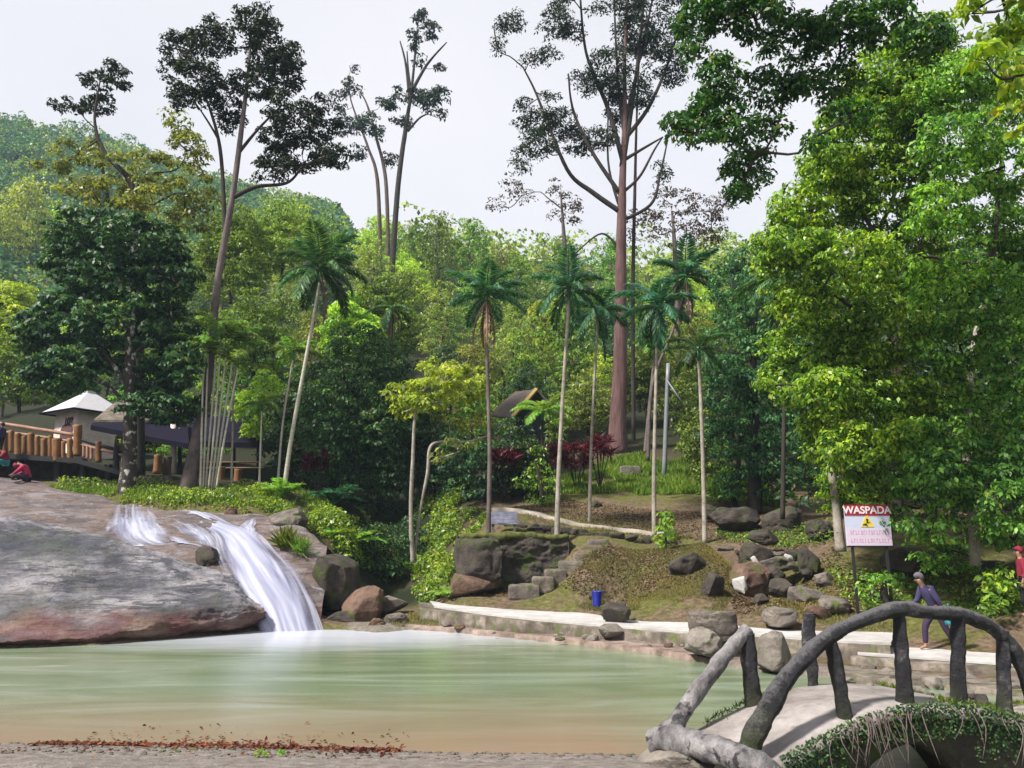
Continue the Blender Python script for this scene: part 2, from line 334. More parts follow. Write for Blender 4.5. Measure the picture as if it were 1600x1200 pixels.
def mat_slab(name, warm):
    b = NB(name); co = b.pos()
    big = b.noise(b.vmap(co, (.5, .9, 1.6)), .8, 6, .6, .6)
    lay = b.noise(b.vmap(co, (.35, .6, 2.6), (0, R(14), 0)), 2.2, 8, .7, .8)
    fine = b.noise(co, 13, 6, .75)
    if warm: col = b.ramp(big, [(.30, (.07, .06, .065)), (.42, (.17, .145, .145)), (.50, (.19, .125, .10)), (.58, (.24, .21, .22)), (.75, (.30, .28, .30))])
    else: col = b.ramp(big, [(.34, (.03, .03, .042)), (.42, (.10, .10, .125)), (.48, (.235, .225, .25)), (.60, (.36, .34, .355)), (.75, (.25, .21, .19))])
    col = b.mix(b.ramp(lay, [(.50, W3(0)), (.58, W3(.8))]), col, (.045, .044, .055, 1) if not warm else (.085, .055, .05, 1))
    rdg = b.noise(b.vmap(co, (.5, .8, 2.2), (0, R(10), 0)), 3.2, 8, .72, 1.2)
    col = b.mix(b.ramp(rdg, [(.56, W3(0)), (.66, W3(.8))]), col, (.46, .44, .47, 1) if not warm else (.40, .37, .385, 1))
    if not warm:                                                       # dark blotches set where the dome is hollowed
        acc = None
        for px, py, d, r in ((60, 850, 25.2, 2.0), (195, 900, 23.6, 1.25), (110, 935, 22.4, .8), (20, 938, 21.8, 1.2), (330, 940, 23.6, .9), (260, 960, 22.6, .8), (385, 955, 24., .5)):
            q = at(px, py, d); dv = b.n('VectorMath', 1, {'operation': 'DISTANCE'}, i0=b.vmap(co, (.7, 1, 1.9)), i1=(q[0] * .7, q[1], q[2] * 1.9))
            f = b.n('MapRange', i0=b.n('Math', 0, {'operation': 'MULTIPLY_ADD'}, i0=b.noise(co, 1.7, 7, .7), i1=r * 1.6, i2=dv), i1=r * 1.15, i2=r * 2.0, i3=1., i4=0.)
            acc = f if acc is None else b.n('Math', 0, {'operation': 'MAXIMUM'}, i0=acc, i1=f)
        col = b.mix(b.n('Math', 0, {'operation': 'MULTIPLY'}, i0=acc, i1=.86), col, b.ramp(b.noise(co, 1.1, 4), [(.4, (.035, .035, .06)), (.6, (.055, .065, .05))]))
    z = b.n('SeparateXYZ', 2, Vector=co)
    zz = b.n('Math', 0, {'operation': 'MULTIPLY_ADD'}, i0=b.noise(co, .9, 5), i1=1.1, i2=z)
    col = b.mix(b.ramp(b.n('MapRange', i0=zz, i1=.5, i2=1.7), [(.0, W3(.9)), (.45, W3(.75)), (.8, W3(0))]), col, b.ramp(b.noise(co, .7, 4), [(.42, (.22, .125, .08)), (.55, (.14, .035, .03)), (.68, (.06, .03, .03))]))
    col = b.mix(.75, col, b.ramp(fine, [(.30, W3(.4)), (.5, W3(1)), (.72, W3(1.25))]), 'MULTIPLY')
    h = b.n('Math', 0, {'operation': 'ADD'}, i0=lay, i1=b.n('Math', 0, {'operation': 'MULTIPLY'}, i0=fine, i1=.5))
    return b.out(b.n('BsdfPrincipled', Base_Color=col, Roughness=.55 if warm else .68, Specular_IOR_Level=.45, Normal=b.bump(h, 1., .22)))
M['slab_grey'] = mat_slab('rock_grey', False); M['slab_warm'] = mat_slab('rock_brown', True)

def mat_ground():
    b = NB('ground'); co = b.pos()
    a = b.t.nodes.new('ShaderNodeAttribute'); a.attribute_name = 'zone'; s = b.n('SeparateColor', 0, Color=a.outputs['Color']); sep = b.t.nodes[-1]
    n1, n2, n3 = b.noise(co, .9, 7, .65), b.noise(co, 6, 6, .7), b.noise(co, 30, 4, .7)
    soil = b.ramp(n2, [(.3, (.06, .04, .028)), (.5, (.14, .10, .065)), (.7, (.24, .175, .12))])
    grass = b.ramp(n2, [(.3, (.045, .052, .015)), (.55, (.125, .125, .035)), (.75, (.21, .195, .075))])
    g = b.n('Math', 0, {'operation': 'ADD'}, i0=sep.outputs[0], i1=b.n('MapRange', i0=n1, i1=.3, i2=.7, i3=-.55, i4=.55))
    col = b.mix(b.ramp(g, thr(.5, .18)), soil, grass)
    sand = b.ramp(n2, [(.3, (.13, .105, .09)), (.55, (.25, .22, .20)), (.75, (.36, .33, .31))])
    col = b.mix(sep.outputs[1], col, sand)
    col = b.mix(sep.outputs[2], col, (.016, .022, .010, 1))  # third zone channel: shade painted into the soil colour
    col = b.mix(.6, col, b.ramp(n3, [(.3, W3(.45)), (.65, W3(1.1))]), 'MULTIPLY')
    h = b.n('Math', 0, {'operation': 'ADD'}, i0=n2, i1=n3)
    return b.out(b.n('BsdfPrincipled', Base_Color=col, Roughness=.95, Specular_IOR_Level=.15, Normal=b.bump(h, .8, .06)))
M['ground'] = mat_ground()

FOOT = onz(455, 990, 0)
def mat_water():
    b = NB('pool_water'); co = b.pos(); x = b.t.nodes.new('ShaderNodeSeparateXYZ'); b.t.links.new(co, x.inputs[0])
    st = b.noise(b.vmap(co, (.12, .55, 1), (0, 0, R(-8))), 1.6, 4, .55, 1.6)
    st2 = b.noise(b.vmap(co, (.25, 1.6, 1), (0, 0, R(-10))), 1.5, 4, .6, 1.0)
    col = b.ramp(st, [(.32, (.105, .135, .075)), (.5, (.135, .172, .108)), (.64, (.175, .215, .155)), (.80, (.25, .29, .245))])
    ny = b.n('Math', 0, {'operation': 'MULTIPLY_ADD'}, i0=st2, i1=3.0, i2=x.outputs[1])
    sandf = b.ramp(b.n('MapRange', i0=ny, i1=11.9, i2=16.6), [(0, W3(.95)), (.35, W3(.62)), (1, W3(0))])
    sandf = b.n('Math', 0, {'operation': 'MULTIPLY'}, i0=sandf, i1=b.n('MapRange', i0=x.outputs[0], i1=1.2, i2=3.4, i3=1., i4=0.))
    col = b.mix(sandf, col, (.215, .145, .10, 1))
    dv = b.n('VectorMath', 1, {'operation': 'DISTANCE'}, i0=b.vmap(co, (.62, 1.25, 1)), i1=(FOOT[0] * .62 + .5, FOOT[1] * 1.25, 0))
    ff = b.n('Math', 0, {'operation': 'MULTIPLY_ADD'}, i0=st2, i1=-2.8, i2=dv)
    foam = b.ramp(b.n('MapRange', i0=ff, i1=-1.0, i2=4.2), [(0, W3(1)), (.4, W3(.75)), (1, W3(0))])
    col = b.mix(foam, col, (.44, .46, .53, 1))
    return b.out(b.n('BsdfPrincipled', Base_Color=col, Roughness=.22, Specular_IOR_Level=.5, IOR=1.33, Normal=b.bump(st2, .10, .06)))
M['water'] = mat_water()

def mat_fall():
    b = NB('white_water'); a = b.t.nodes.new('ShaderNodeAttribute'); a.attribute_name = 'flow'
    sc = b.vmap(a.outputs['Vector'], (1, 1, 1))
    s1 = b.noise(b.vmap(sc, (5, .5, 1)), 1.3, 4, .5, .5); s2 = b.noise(b.vmap(sc, (17, .7, 1)), 1.2, 3, .5, .3)
    x = b.t.nodes.new('ShaderNodeSeparateXYZ'); b.t.links.new(a.outputs['Vector'], x.inputs[0])
    s = b.n('Math', 0, {'operation': 'MULTIPLY_ADD'}, i0=s2, i1=.20, i2=b.n('Math', 0, {'operation': 'MULTIPLY'}, i0=s1, i1=.98))
    col = b.ramp(s, [(.36, (.17, .175, .265)), (.58, (.285, .295, .39)), (.80, (.45, .46, .54))])
    edge = b.n('MapRange', i0=b.n('Math', 0, {'operation': 'ABSOLUTE'}, i0=b.n('Math', 0, {'operation': 'SUBTRACT'}, i0=x.outputs[0], i1=.5)), i1=.16, i2=.5, i3=0., i4=.60)
    al = b.ramp(b.n('Math', 0, {'operation': 'SUBTRACT'}, i0=b.n('Math', 0, {'operation': 'ADD'}, i0=s, i1=x.outputs[2]), i1=edge), [(.26, W3(0)), (.62, W3(.96))])
    p = b.n('BsdfPrincipled', Base_Color=col, Roughness=.5, Specular_IOR_Level=.3, Alpha=al, Normal=b.bump(s, .15, .05))
    return b.out(p)
M['fall'] = mat_fall()
# ------------------------------------------------------------------ the land
def poly_dist(X, Y, poly):
    """signed distance to a polygon, negative inside"""
    P = np.asarray(poly); d = np.full(X.shape, 1e9); ins = np.zeros(X.shape, bool)
    for a, b in zip(P, np.roll(P, -1, 0)):
        e = b - a; t = np.clip(((X - a[0]) * e[0] + (Y - a[1]) * e[1]) / (e @ e), 0, 1)
        d = np.minimum(d, np.hypot(X - a[0] - t * e[0], Y - a[1] - t * e[1]))
        c = ((a[1] > Y) != (b[1] > Y)); xi = a[0] + (Y - a[1]) / (b[1] - a[1] + 1e-12) * e[0]
        ins ^= c & (X < xi)
    return np.where(ins, -d, d)
sh = [onz(px, py, 0)[:2] for px, py in ((0, 1166), (200, 1169), (450, 1175), (700, 1180), (900, 1183), (1010, 1184))]
near_s = [(-40, sh[0][1] + .6), (-12, sh[0][1] + .1)] + [tuple(p) for p in sh] + [(2.7, 9.4), (2.95, 8.2), (2.95, 6.0), (2.95, 0), (2.95, -14)]
right_s = [(8.6, -14), (8.4, 0), (8.0, 6), (8.2, 8.5), (9.2, 11.0), (14, 12.6), (30, 12.5)]
far_s = [tuple(onz(px, py, 0)[:2]) for px, py in ((1620, 1088), (1480, 1078), (1380, 1066), (1270, 1056), (1150, 1045), (1090, 1032), (1000, 1017), (880, 1003), (760, 991), (640, 984), (590, 989), (540, 984), (415, 985), (300, 996), (150, 1008), (0, 1014), (-150, 1018))]
POOL = near_s + right_s + far_s + [(-40, far_s[-1][1] - 1)]

ROCKZONE = [(-60, 17.), tuple(onz(0, 1012, 0)[:2] + [0, -2.]), tuple(onz(430, 984, 0)[:2] + [0, -2]), tuple(onz(505, 980, 0)[:2] + [0, -2]), tuple(at(508, 880, 28.8)[:2]), tuple(at(440, 812, 32)[:2]), tuple(at(330, 803, 33.4)[:2]), tuple(at(0, 752, 37)[:2]), (-60, 41)]
ctl = [(-25, 8.5, .45), (-12, 8.3, .42), (-5, 8.2, .42), (0, 8, .45), (2.2, 8.2, .5), (0, 0, 1.0), (-20, -6, 1.2), (6, -2, 1.), (20, -6, 1.2), (11, 5, 1.0), (18, 7, 1.1), (-35, 0, .8), (0, -30, 2), (-60, -30, 3), (60, -30, 3)]
ctl += [tuple(onz(px, py, z)) for px, py, z in ((660, 957, .36), (700, 957, .38), (780, 966, .34), (900, 966, .3), (1090, 985, .3), (1390, 1006, .28), (1600, 1022, .28), (1800, 1035, .28),
        (660, 940, .50), (680, 938, .54), (760, 941, .50), (850, 943, .46), (960, 955, .42), (1190, 968, .36), (1400, 983, .36), (1600, 993, .36), (1850, 1000, .36), (640, 975, .15), (590, 980, .2), (1000, 1008, .12))]
ctl += [tuple(at(*q)) for q in (
    (933, 943, 25.8), (870, 906, 28.0), (1000, 912, 25.9), (1000, 853, 29.6), (1100, 842, 29), (1130, 880, 25.5), (1060, 930, 24), (1200, 930, 22.6), (1300, 905, 23), (1300, 855, 25), (1400, 862, 24), (1400, 930, 20.8), (1500, 885, 22), (1600, 885, 21.5), (1600, 945, 19), (1850, 900, 20),
    (760, 927, 28.2), (800, 922, 28.3), (730, 914, 28.8), (860, 910, 28.8), (730, 838, 30.6), (860, 838, 30.6), (900, 850, 28.9), (950, 858, 28.6), (1000, 878, 27.6), (950, 890, 27.2), (1050, 872, 27.4), (800, 831, 30.8), (780, 797, 34), (900, 814, 33), (1040, 829, 31.5),
    (800, 785, 38), (900, 790, 37), (1000, 800, 35.5), (1100, 806, 33.5), (1200, 822, 30), (900, 762, 42), (1000, 752, 43), (1100, 762, 40), (1200, 792, 35), (965, 706, 50), (1300, 815, 28), (1500, 830, 26), (1700, 830, 25),
    (600, 952, 28), (605, 940, 32), (610, 925, 37), (610, 885, 46), (530, 832, 32.3), (480, 803, 34), (560, 792, 38), (500, 960, 28.2), (520, 900, 30),
    (690, 930, 29), (720, 850, 31), (700, 792, 38), (650, 770, 45), (680, 765, 42), (760, 790, 37),
    (0, 752, 38), (100, 764, 37), (-200, 745, 39), (200, 768, 36), (297, 768, 37), (360, 762, 37), (445, 759, 37), (0, 800, 32), (150, 830, 31), (300, 840, 29.5), (-300, 800, 31), (420, 850, 29),
    (100, 722, 50), (-200, 715, 52), (300, 728, 50), (450, 735, 50), (100, 690, 62), (300, 690, 62), (500, 690, 60), (800, 700, 58), (1200, 740, 48), (1500, 775, 42), (1800, 775, 40),
    (600, 640, 68), (600, 560, 82), (600, 490, 97), (600, 430, 112), (600, 425, 135), (900, 640, 68), (900, 565, 82), (900, 520, 100), (900, 500, 122), (300, 620, 72), (300, 540, 92), (300, 470, 112), (300, 470, 140),
    (1200, 640, 62), (1200, 560, 82), (1200, 500, 105), (1600, 680, 58), (1600, 590, 80), (1600, 520, 105), (2000, 600, 80), (0, 655, 72), (0, 600, 105), (0, 480, 150), (0, 300, 230), (0, 212, 290), (-400, 600, 90), (-500, 200, 280), (-900, 180, 260), (-900, 640, 70),
    (150, 240, 290), (330, 312, 290), (450, 345, 290), (700, 400, 290), (1100, 430, 290), (1700, 430, 290), (150, 520, 150), (150, 380, 220), (2300, 420, 290), (0, 212, 360), (700, 440, 380), (1700, 440, 380))]
ctl = np.array(ctl)
def warp(x, y): t = np.maximum(y, -12) + 20; return np.stack([np.asarray(x) / t * 2.2, np.log(t) * 1.6], -1)
_W = warp(ctl[:, 0], ctl[:, 1]); _n = len(ctl)
_K = np.linalg.norm(_W[:, None] - _W[None], axis=-1)
_A = np.zeros((_n + 3, _n + 3)); _A[:_n, :_n] = _K - np.eye(_n) * 2e-3; _A[:_n, _n] = 1; _A[:_n, _n + 1:] = _W; _A[_n:, :_n] = _A[:_n, _n:].T
_w = np.linalg.solve(_A, np.concatenate([ctl[:, 2], np.zeros(3)]))
def gz(x, y):
    x = np.asarray(x, float); y = np.asarray(y, float); sh_ = x.shape; x = x.ravel(); y = y.ravel(); out = np.empty(len(x))
    for a in range(0, len(x), 8000):
        q = warp(x[a:a + 8000], y[a:a + 8000])
        out[a:a + 8000] = np.linalg.norm(q[:, None] - _W[None], axis=-1) @ _w[:_n] + _w[_n] + q @ _w[_n + 1:]
    P = np.stack([x, y, x * 0], 1)
    amp = np.clip((y - 24) / 30, .07, 1.) * .5
    out = out + amp * fbm(P * .22, 3, 4) + .05 * fbm(P * 1.4, 8, 3)
    rk = poly_dist(x, y, ROCKZONE); out = out - 2.4 * np.clip(-rk / 1.6, 0, 1)
    sd = poly_dist(x, y, POOL); near = y < 13
    k = np.clip(sd / np.where(near, 2.6, .9), 0, 1); k = k * k * (3 - 2 * k)
    land = .03 + (out - .03) * k + .10 * np.clip(sd / .5, 0, 1) * (1 - k)
    res = np.where(sd > 0, np.maximum(land, .02 + np.minimum(sd, .3) * .3) if True else land, -.04 - np.clip(-sd * .28, 0, 1.0))
    return res.reshape(sh_)
def onground(px, py, d0=9., d1=300.):
    X, Y, Z = ray(px, py); d = np.concatenate([np.arange(d0, 60, .1), np.arange(60, d1, .5)]); s = d / Y
    below = (EYE + Z * s) < gz(X * s, d)
    i = int(np.argmax(below)) if below.any() else len(d) - 1
    return np.array([X * s[i], d[i], float(gz(np.array([X * s[i]]), np.array([d[i]]))[0])])
def foot(px, py, d):
    p = at(px, py, d); p[2] = float(gz(p[:1], p[1:2])[0]); return p

ys = np.concatenate([np.linspace(-30, 5, 15), np.arange(5.4, 40, .26), 40 * (400 / 40) ** np.linspace(0, 1, 90)])
xs = np.concatenate([-32 - np.geomspace(.5, 330, 45)[::-1], np.arange(-32, 24, .3), 24 + np.geomspace(.5, 330, 45)])
XX, YY = np.meshgrid(xs, ys); ZZ = gz(XX, YY)
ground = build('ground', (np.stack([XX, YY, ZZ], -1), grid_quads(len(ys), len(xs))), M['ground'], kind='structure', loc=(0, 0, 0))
zone = np.zeros((XX.size, 4), np.float32); zone[:, 3] = 1
xf, yf = XX.ravel(), YY.ravel(); sdf = poly_dist(xf, yf, POOL)
def spot(px, py, d, r):
    p = at(px, py, d); return np.exp(-(((xf - p[0]) ** 2 + (yf - p[1]) ** 2) / r ** 2))
gr = np.full(xf.shape, .30)
for q in ((900, 760, 42, 6), (1050, 765, 41, 6), (1000, 900, 27, 1.), (1010, 845, 30, 1.6), (930, 830, 31, 2), (850, 835, 30, 2.5), (1000, 935, 24.5, 2.), (880, 920, 26.5, 1.5), (1400, 930, 21, 3), (1500, 900, 22, 4), (150, 765, 36, 4), (350, 775, 36, 5), (480, 800, 34, 3), (720, 860, 30, 2.5), (650, 972, 25, 2), (1050, 850, 29, 2), (1250, 850, 24.5, 2.)):
    gr = np.maximum(gr, .9 * spot(*q))
for q in ((900, 905, 26.8, 1.3), (1150, 850, 27, 3.0), (1100, 800, 33, 3.), (850, 790, 36, 3.)):
    gr = gr - .35 * spot(*q)
zone[:, 0] = np.clip(gr, 0, 1)
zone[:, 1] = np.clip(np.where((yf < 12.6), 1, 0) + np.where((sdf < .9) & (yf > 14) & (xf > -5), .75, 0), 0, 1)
zone[:, 2] = np.clip((yf - 40) / 5, 0, 1) * .93 * (1 - .9 * np.clip(spot(1000, 755, 43.5, 7.), 0, 1))  # floor darkened beyond the terraces so gaps between trees look shaded
zone[:, 2] = np.maximum(zone[:, 2], np.clip(1.6 * np.maximum(np.maximum(spot(600, 905, 36, 4.0), spot(590, 920, 31, 2.2)), spot(600, 830, 41, 6.)), 0, 1))  # gully soil painted near-black in place of deep shade
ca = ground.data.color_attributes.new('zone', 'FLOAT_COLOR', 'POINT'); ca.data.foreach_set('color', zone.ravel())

wx, wy = np.meshgrid(np.linspace(-45, 32, 40), np.linspace(-14, 30, 40))
build('pool_water', (np.stack([wx, wy, wx * 0], -1), grid_quads(40, 40)), M['water'], kind='structure', loc=(0, 0, 0))

# ------------------------------------------------------------------ the granite slide and the fall
UW = lambda px, py, z=-.5: tuple(onz(px, py, z)) + (0,)
rows = [
    [UW(-420, 1040), UW(-150, 1032), UW(0, 1026), UW(100, 1022), UW(200, 1016), UW(300, 1007), UW(375, 998), UW(424, 990)],
    [UW(-420, 1020, .1), UW(-150, 1014, .1), UW(0, 1008, .1), UW(100, 1004, .1), UW(200, 998, .1), UW(300, 990, .1), UW(375, 983, .1), UW(419, 975, .1)],
    [(-420, 985, 20.6), (-150, 978, 20.9), (0, 972, 21.2), (100, 966, 21.6), (200, 957, 22.2), (300, 950, 22.9), (372, 950, 23.7), (413, 958, 24.6)],
    [(-420, 930, 22), (-150, 925, 22.2), (0, 920, 22.4), (100, 908, 22.9), (200, 915, 23.4), (300, 920, 23.9), (365, 926, 24.5), (402, 938, 25.1)],
    [(-420, 880, 24), (-150, 870, 24), (0, 862, 24.2), (100, 868, 24.3), (200, 880, 24.6), (300, 897, 24.9), (357, 908, 25.3), (390, 922, 25.7)],
    [(-420, 830, 27), (-150, 818, 27), (0, 812, 27), (100, 823, 26.8), (200, 852, 26.5), (290, 880, 26.2), (345, 894, 26.4), (378, 910, 26.6)],
    [(-420, 850, 29.5), (-150, 838, 29.5), (0, 832, 29.5), (100, 845, 29), (200, 875, 28.6), (285, 905, 28.2), (335, 925, 28), (368, 935, 27.8)],
]
B, N, Q = patch(rows, 260, 220, .26, .5, 21, 6)
B = B - N * (.24 * np.abs(fbm(B * np.array([.5, .9, 2.2]) + 3, 9, 6)) ** .8 + .05 * fbm(B * 3.5, 12, 4))[..., None]
for px, py, d, r, dep in ((195, 902, 23.6, 1.1, .42), (20, 940, 21.8, 1.2, .40), (70, 850, 25.4, 1.5, .30), (330, 945, 23.5, .8, .25), (110, 915, 22.9, .7, .22)):
    q = at(px, py, d); w_ = np.exp(-(np.linalg.norm((B - q) * np.array([.55, 1, 1.6]), axis=-1) / r) ** 2); B = B + np.array([0, .8, -.3]) * (dep * w_ * (1 + .5 * fbm(B * .9, 4, 4)))[..., None]
dome = build('granite_outcrop', (B, Q), M['slab_grey'], label='big grey granite dome with dark patches and a red-brown foot at the waterline', cat='rock')
rows = [
    [(-420, 770, 42), (0, 775, 40), (100, 790, 39), (180, 805, 38), (260, 815, 37), (330, 820, 36), (400, 825, 35.5), (455, 835, 34), (520, 870, 32)],
    [(-420, 745, 38), (0, 750, 36), (100, 769, 35), (180, 786, 34), (260, 797, 33), (330, 803, 32.5), (400, 806, 32), (450, 816, 31), (512, 852, 29.3)],
    [(-420, 775, 34), (0, 780, 33), (100, 797, 32), (180, 812, 31.5), (260, 817, 31), (330, 824, 30.5), (400, 830, 30), (452, 846, 29), (510, 884, 28)],
    [(-420, 800, 31), (0, 802, 31), (100, 817, 30.5), (180, 837, 29.8), (260, 842, 29.3), (330, 852, 28.9), (400, 870, 28.2), (453, 884, 27.5), (508, 918, 27)],
    [(-420, 840, 29), (0, 832, 29.3), (100, 845, 28.8), (180, 862, 28.2), (260, 877, 27.6), (325, 884, 27.2), (395, 920, 26.2), (452, 932, 26), (502, 952, 26.1)],
    [(-420, 890, 28.5), (0, 880, 28.6), (100, 892, 28), (180, 902, 27.6), (260, 930, 26.9), (330, 965, 25.9), (400, 1000, 24.7), (452, 1004, 24.9), (500, 998, 25.5)],
]
B, N, Q = patch(rows, 260, 190, .24, .5, 33, 6)
B = B - N * (.16 * np.abs(fbm(B * np.array([.6, .8, 2.2]) + 8, 19, 6)) ** .8)[..., None]
from mathutils.bvhtree import BVHTree
SLAB = BVHTree.FromPolygons([Vector(v) for v in B.reshape(-1, 3)], [tuple(int(i) for i in q) for q in Q])
build('granite_slab', (B, Q), M['slab_warm'], label='sloping brown granite slab the stream slides over before it falls', cat='rock')

def fallsheet(name, rows, nu, nv, bias, parent, lift=0, hug=True):
    B, N, Q = patch(rows, nu, nv)
    if hug:                                                            # a film of water lies on the rock
        for i in range(nv):
            for j in range(nu):
                co_, no_, _, _ = SLAB.find_nearest(Vector(B[i, j])); no_ = no_ if no_.z > 0 else -no_; B[i, j] = np.array(co_ + no_ * .05)
    u, v = np.meshgrid(np.linspace(0, 1, nu), np.linspace(0, 1, nv))
    rip = fbm(np.stack([u * 9, v * 1.6, u * 0], -1), 4, 3)
    B = B + np.array([0, -1, .35]) * ((.02 if hug else .10) * rip + (0 if hug else .16 * np.sin(v * 19 + 1.5 * rip + u * 1.5) * np.clip(1.1 - v, 0, 1)) + lift)[..., None]
    o = build(name, (B, Q), M['fall'], parent)
    at_ = o.data.attributes.new('flow', 'FLOAT_VECTOR', 'POINT')
    at_.data.foreach_set('vector', np.stack([u, v * len(rows) * .5, np.full_like(u, bias) + (-.34 * np.clip((v - .5) / .5, 0, 1) - .5 * np.clip((.4 - v) / .4, 0, 1) if hug else .20 * v - .35 * np.clip((.08 - v) / .08, 0, 1))], -1).astype(np.float32).ravel())
    return o
fall = thing('waterfall', onz(455, 990, 0), 'silky white waterfall sliding down the brown rock into the green pool', 'waterfall')
fallsheet('main_sheet', [
    [(268, 797, 33.2), (296, 799, 32.8), (330, 802, 32.2)], [(288, 811, 31.4), (325, 812, 30.9), (362, 815, 30.6)],
    [(330, 838, 29.2), (366, 833, 29.1), (408, 832, 28.9)], [(338, 872, 27.3), (388, 862, 27.5), (436, 857, 27.5)],
    [(356, 908, 26.1), (410, 895, 26.3), (466, 892, 26.5)], [(384, 952, 25.1), (437, 940, 25.2), (487, 935, 25.6)], [(404, 996, 24.3), (458, 998, 24.4), (508, 990, 24.9)]], 70, 160, .10, fall, hug=False)
fallsheet('upper_cascade', [[(176, 784, 34.0), (205, 784, 33.6), (240, 790, 33)], [(164, 806, 31.6), (206, 808, 31), (256, 806, 30.9)], [(150, 830, 29.8), (215, 834, 29.4), (285, 836, 29.1)], [(170, 850, 28.8), (240, 856, 28.4), (310, 856, 28.3)]], 60, 60, .04, fall)
fallsheet('side_trickle', [[(255, 832, 29.3), (262, 832, 29.3), (270, 832, 29.2)], [(270, 850, 28.7), (282, 850, 28.6), (298, 846, 28.6)], [(300, 858, 28.2), (318, 862, 28), (340, 862, 27.9)]], 26, 40, 0., fall)
fallsheet('front_trickle', [[(395, 808, 31.4), (400, 808, 31.4), (406, 808, 31.4)], [(372, 815, 30.3), (385, 817, 30.2), (400, 822, 30)], [(386, 832, 29.1), (400, 838, 28.9), (420, 846, 28.5)]], 26, 40, .02, fall)
fallsheet('mid_veil', [[(232, 803, 31.5), (255, 801, 31.8), (285, 803, 31.6)], [(262, 824, 30.1), (296, 824, 30.0), (330, 826, 29.8)], [(286, 846, 28.9), (322, 848, 28.8), (352, 850, 28.6)], [(316, 868, 27.8), (346, 872, 27.7), (372, 874, 27.5)]], 40, 60, -.02, fall)
# ------------------------------------------------------------------ loose rocks
def stone(name, px, py, w, h, d, mat, label, seed, dep=None, a=0, tilt=0, boxy=.5, cat='rock', n=14, rough=.3, sink=.1, group=None):
    m = mpp(px, py, d); c = at(px, py, d); W, H_ = w * m, h * m
    return build(name, rock(c, (W, dep or (W + H_) / 2, H_ * (1 + sink)), seed, a, tilt, n, rough, boxy), M[mat], label=label, cat=cat, group=group)
stone('boulder', 745, 880, 78, 70, 28.7, 'stone_dark', 'dark mossy layered cliff block at the left end of the retaining wall', 1, 2.2, .1, 0, .8)
stone('boulder', 735, 912, 90, 34, 28.3, 'stone_red', 'low reddish rock under the dark block beside the gully', 2, 1.6, 0, .1)
stone('boulder', 568, 950, 72, 58, 26.6, 'stone_red', 'reddish-brown mossy boulder right of the waterfall foot', 3, 2.0, 0, .15, .3)
stone('boulder', 535, 968, 46, 26, 25.9, 'stone_dark', 'small dark rock between waterfall foam and red boulder', 4)
stone('boulder', 610, 945, 54, 24, 27.2, 'stone', 'flat grey rock just right of the red boulder', 5)
stone('boulder', 618, 968, 40, 18, 25.6, 'stone', 'low mossy stone at the left tip of the kerb', 6)
stone('boulder', 590, 975, 26, 18, 25.2, 'stone_red', 'small brown stone at the waterline below the red boulder', 7)
stone('boulder', 520, 908, 74, 100, 28.1, 'stone_dark', 'mossy dark rock face right of the upper waterfall', 8, 2.6, 0, .25)
stone('boulder', 452, 815, 60, 34, 31.2, 'stone', 'lichen-spotted rock on top of the bank above the fall', 9, 1.8)
stone('boulder', 362, 803, 22, 18, 32.2, 'stone_red', 'small square brown stone at the lip of the slide', 10, boxy=.9)
stone('boulder', 322, 872, 34, 34, 27.3, 'stone_dark', 'dark wedge of rock at the left edge of the falling sheet', 11, .7, 0, .5)
stone('boulder', 960, 956, 48, 30, 22.7, 'stone_dark', 'dark craggy boulder standing on the concrete path near the blue bin', 12, .9, rough=.45)
stone('boulder', 1118, 978, 66, 46, 18.6, 'stone', 'big flat-topped grey boulder breaking the path edge', 13, 1.3, .3, 0, .8)
stone('boulder', 1098, 1004, 52, 44, 18.2, 'stone_pale', 'pale mossy boulder under the flat-topped one by the water', 14, 1.0)
stone('boulder', 1208, 1020, 62, 60, 16.8, 'stone_pale', 'round pale boulder behind the left log post of the footbridge', 15, .9, 0, 0, .2)
stone('boulder', 1222, 967, 54, 30, 20.3, 'stone', 'grey boulder resting on the path left of the sign', 16, .9)
stone('boulder', 955, 985, 50, 18, 21.3, 'stone_pale', 'low pale rocks against the kerb wall under the path boulder', 17, .7)
for k, (px, py, w, h, d, mt, lb) in enumerate([
    (1172, 905, 62, 52, 23.4, 'stone_red', 'reddish boulder with a white broken face in the rock pile'), (1180, 868, 44, 48, 24.6, 'stone_dark', 'tall dark stone at the top left of the rock pile'),
    (1215, 882, 60, 26, 24.4, 'stone', 'flat slab lying across the top of the rock pile'), (1262, 880, 36, 42, 24.0, 'stone_dark', 'dark upright stone at the right end of the rock pile'),
    (1255, 935, 62, 36, 22.2, 'stone', 'leaf-shaped grey slab leaning at the bottom of the rock pile'), (1222, 922, 44, 30, 22.7, 'stone_dark', 'dark angular stone left of the leaf-shaped slab'),
    (1113, 916, 34, 40, 24.0, 'stone_dark', 'lone dark stone on the slope left of the rock pile'), (1208, 900, 40, 30, 23.6, 'stone_dark', 'dark stone wedged in the middle of the rock pile'),
    (1078, 888, 70, 44, 26.0, 'stone_dark', 'dark mossy rock outcrop buried in the grass slope'), (1240, 866, 30, 16, 24.8, 'stone_dark', 'small dark cap stone on the rock pile'),
    (1288, 905, 30, 20, 22.9, 'stone', 'small grey stone right of the rock pile'), (1305, 945, 50, 26, 21.0, 'stone', 'half-buried grey stone at the foot of the sign'),
    (1275, 958, 40, 18, 20.8, 'stone_red', 'low brown stone below the leaf-shaped slab'), (1190, 935, 22, 14, 22.2, 'stone_dark', 'small dark stone at the foot of the rock pile')]):
    stone('boulder', px, py, w, h, d, mt, lb, 30 + k, None, random.uniform(-.5, .5), -.45 if 'leaf' in lb else random.uniform(-.2, .2), .55, rough=.4)
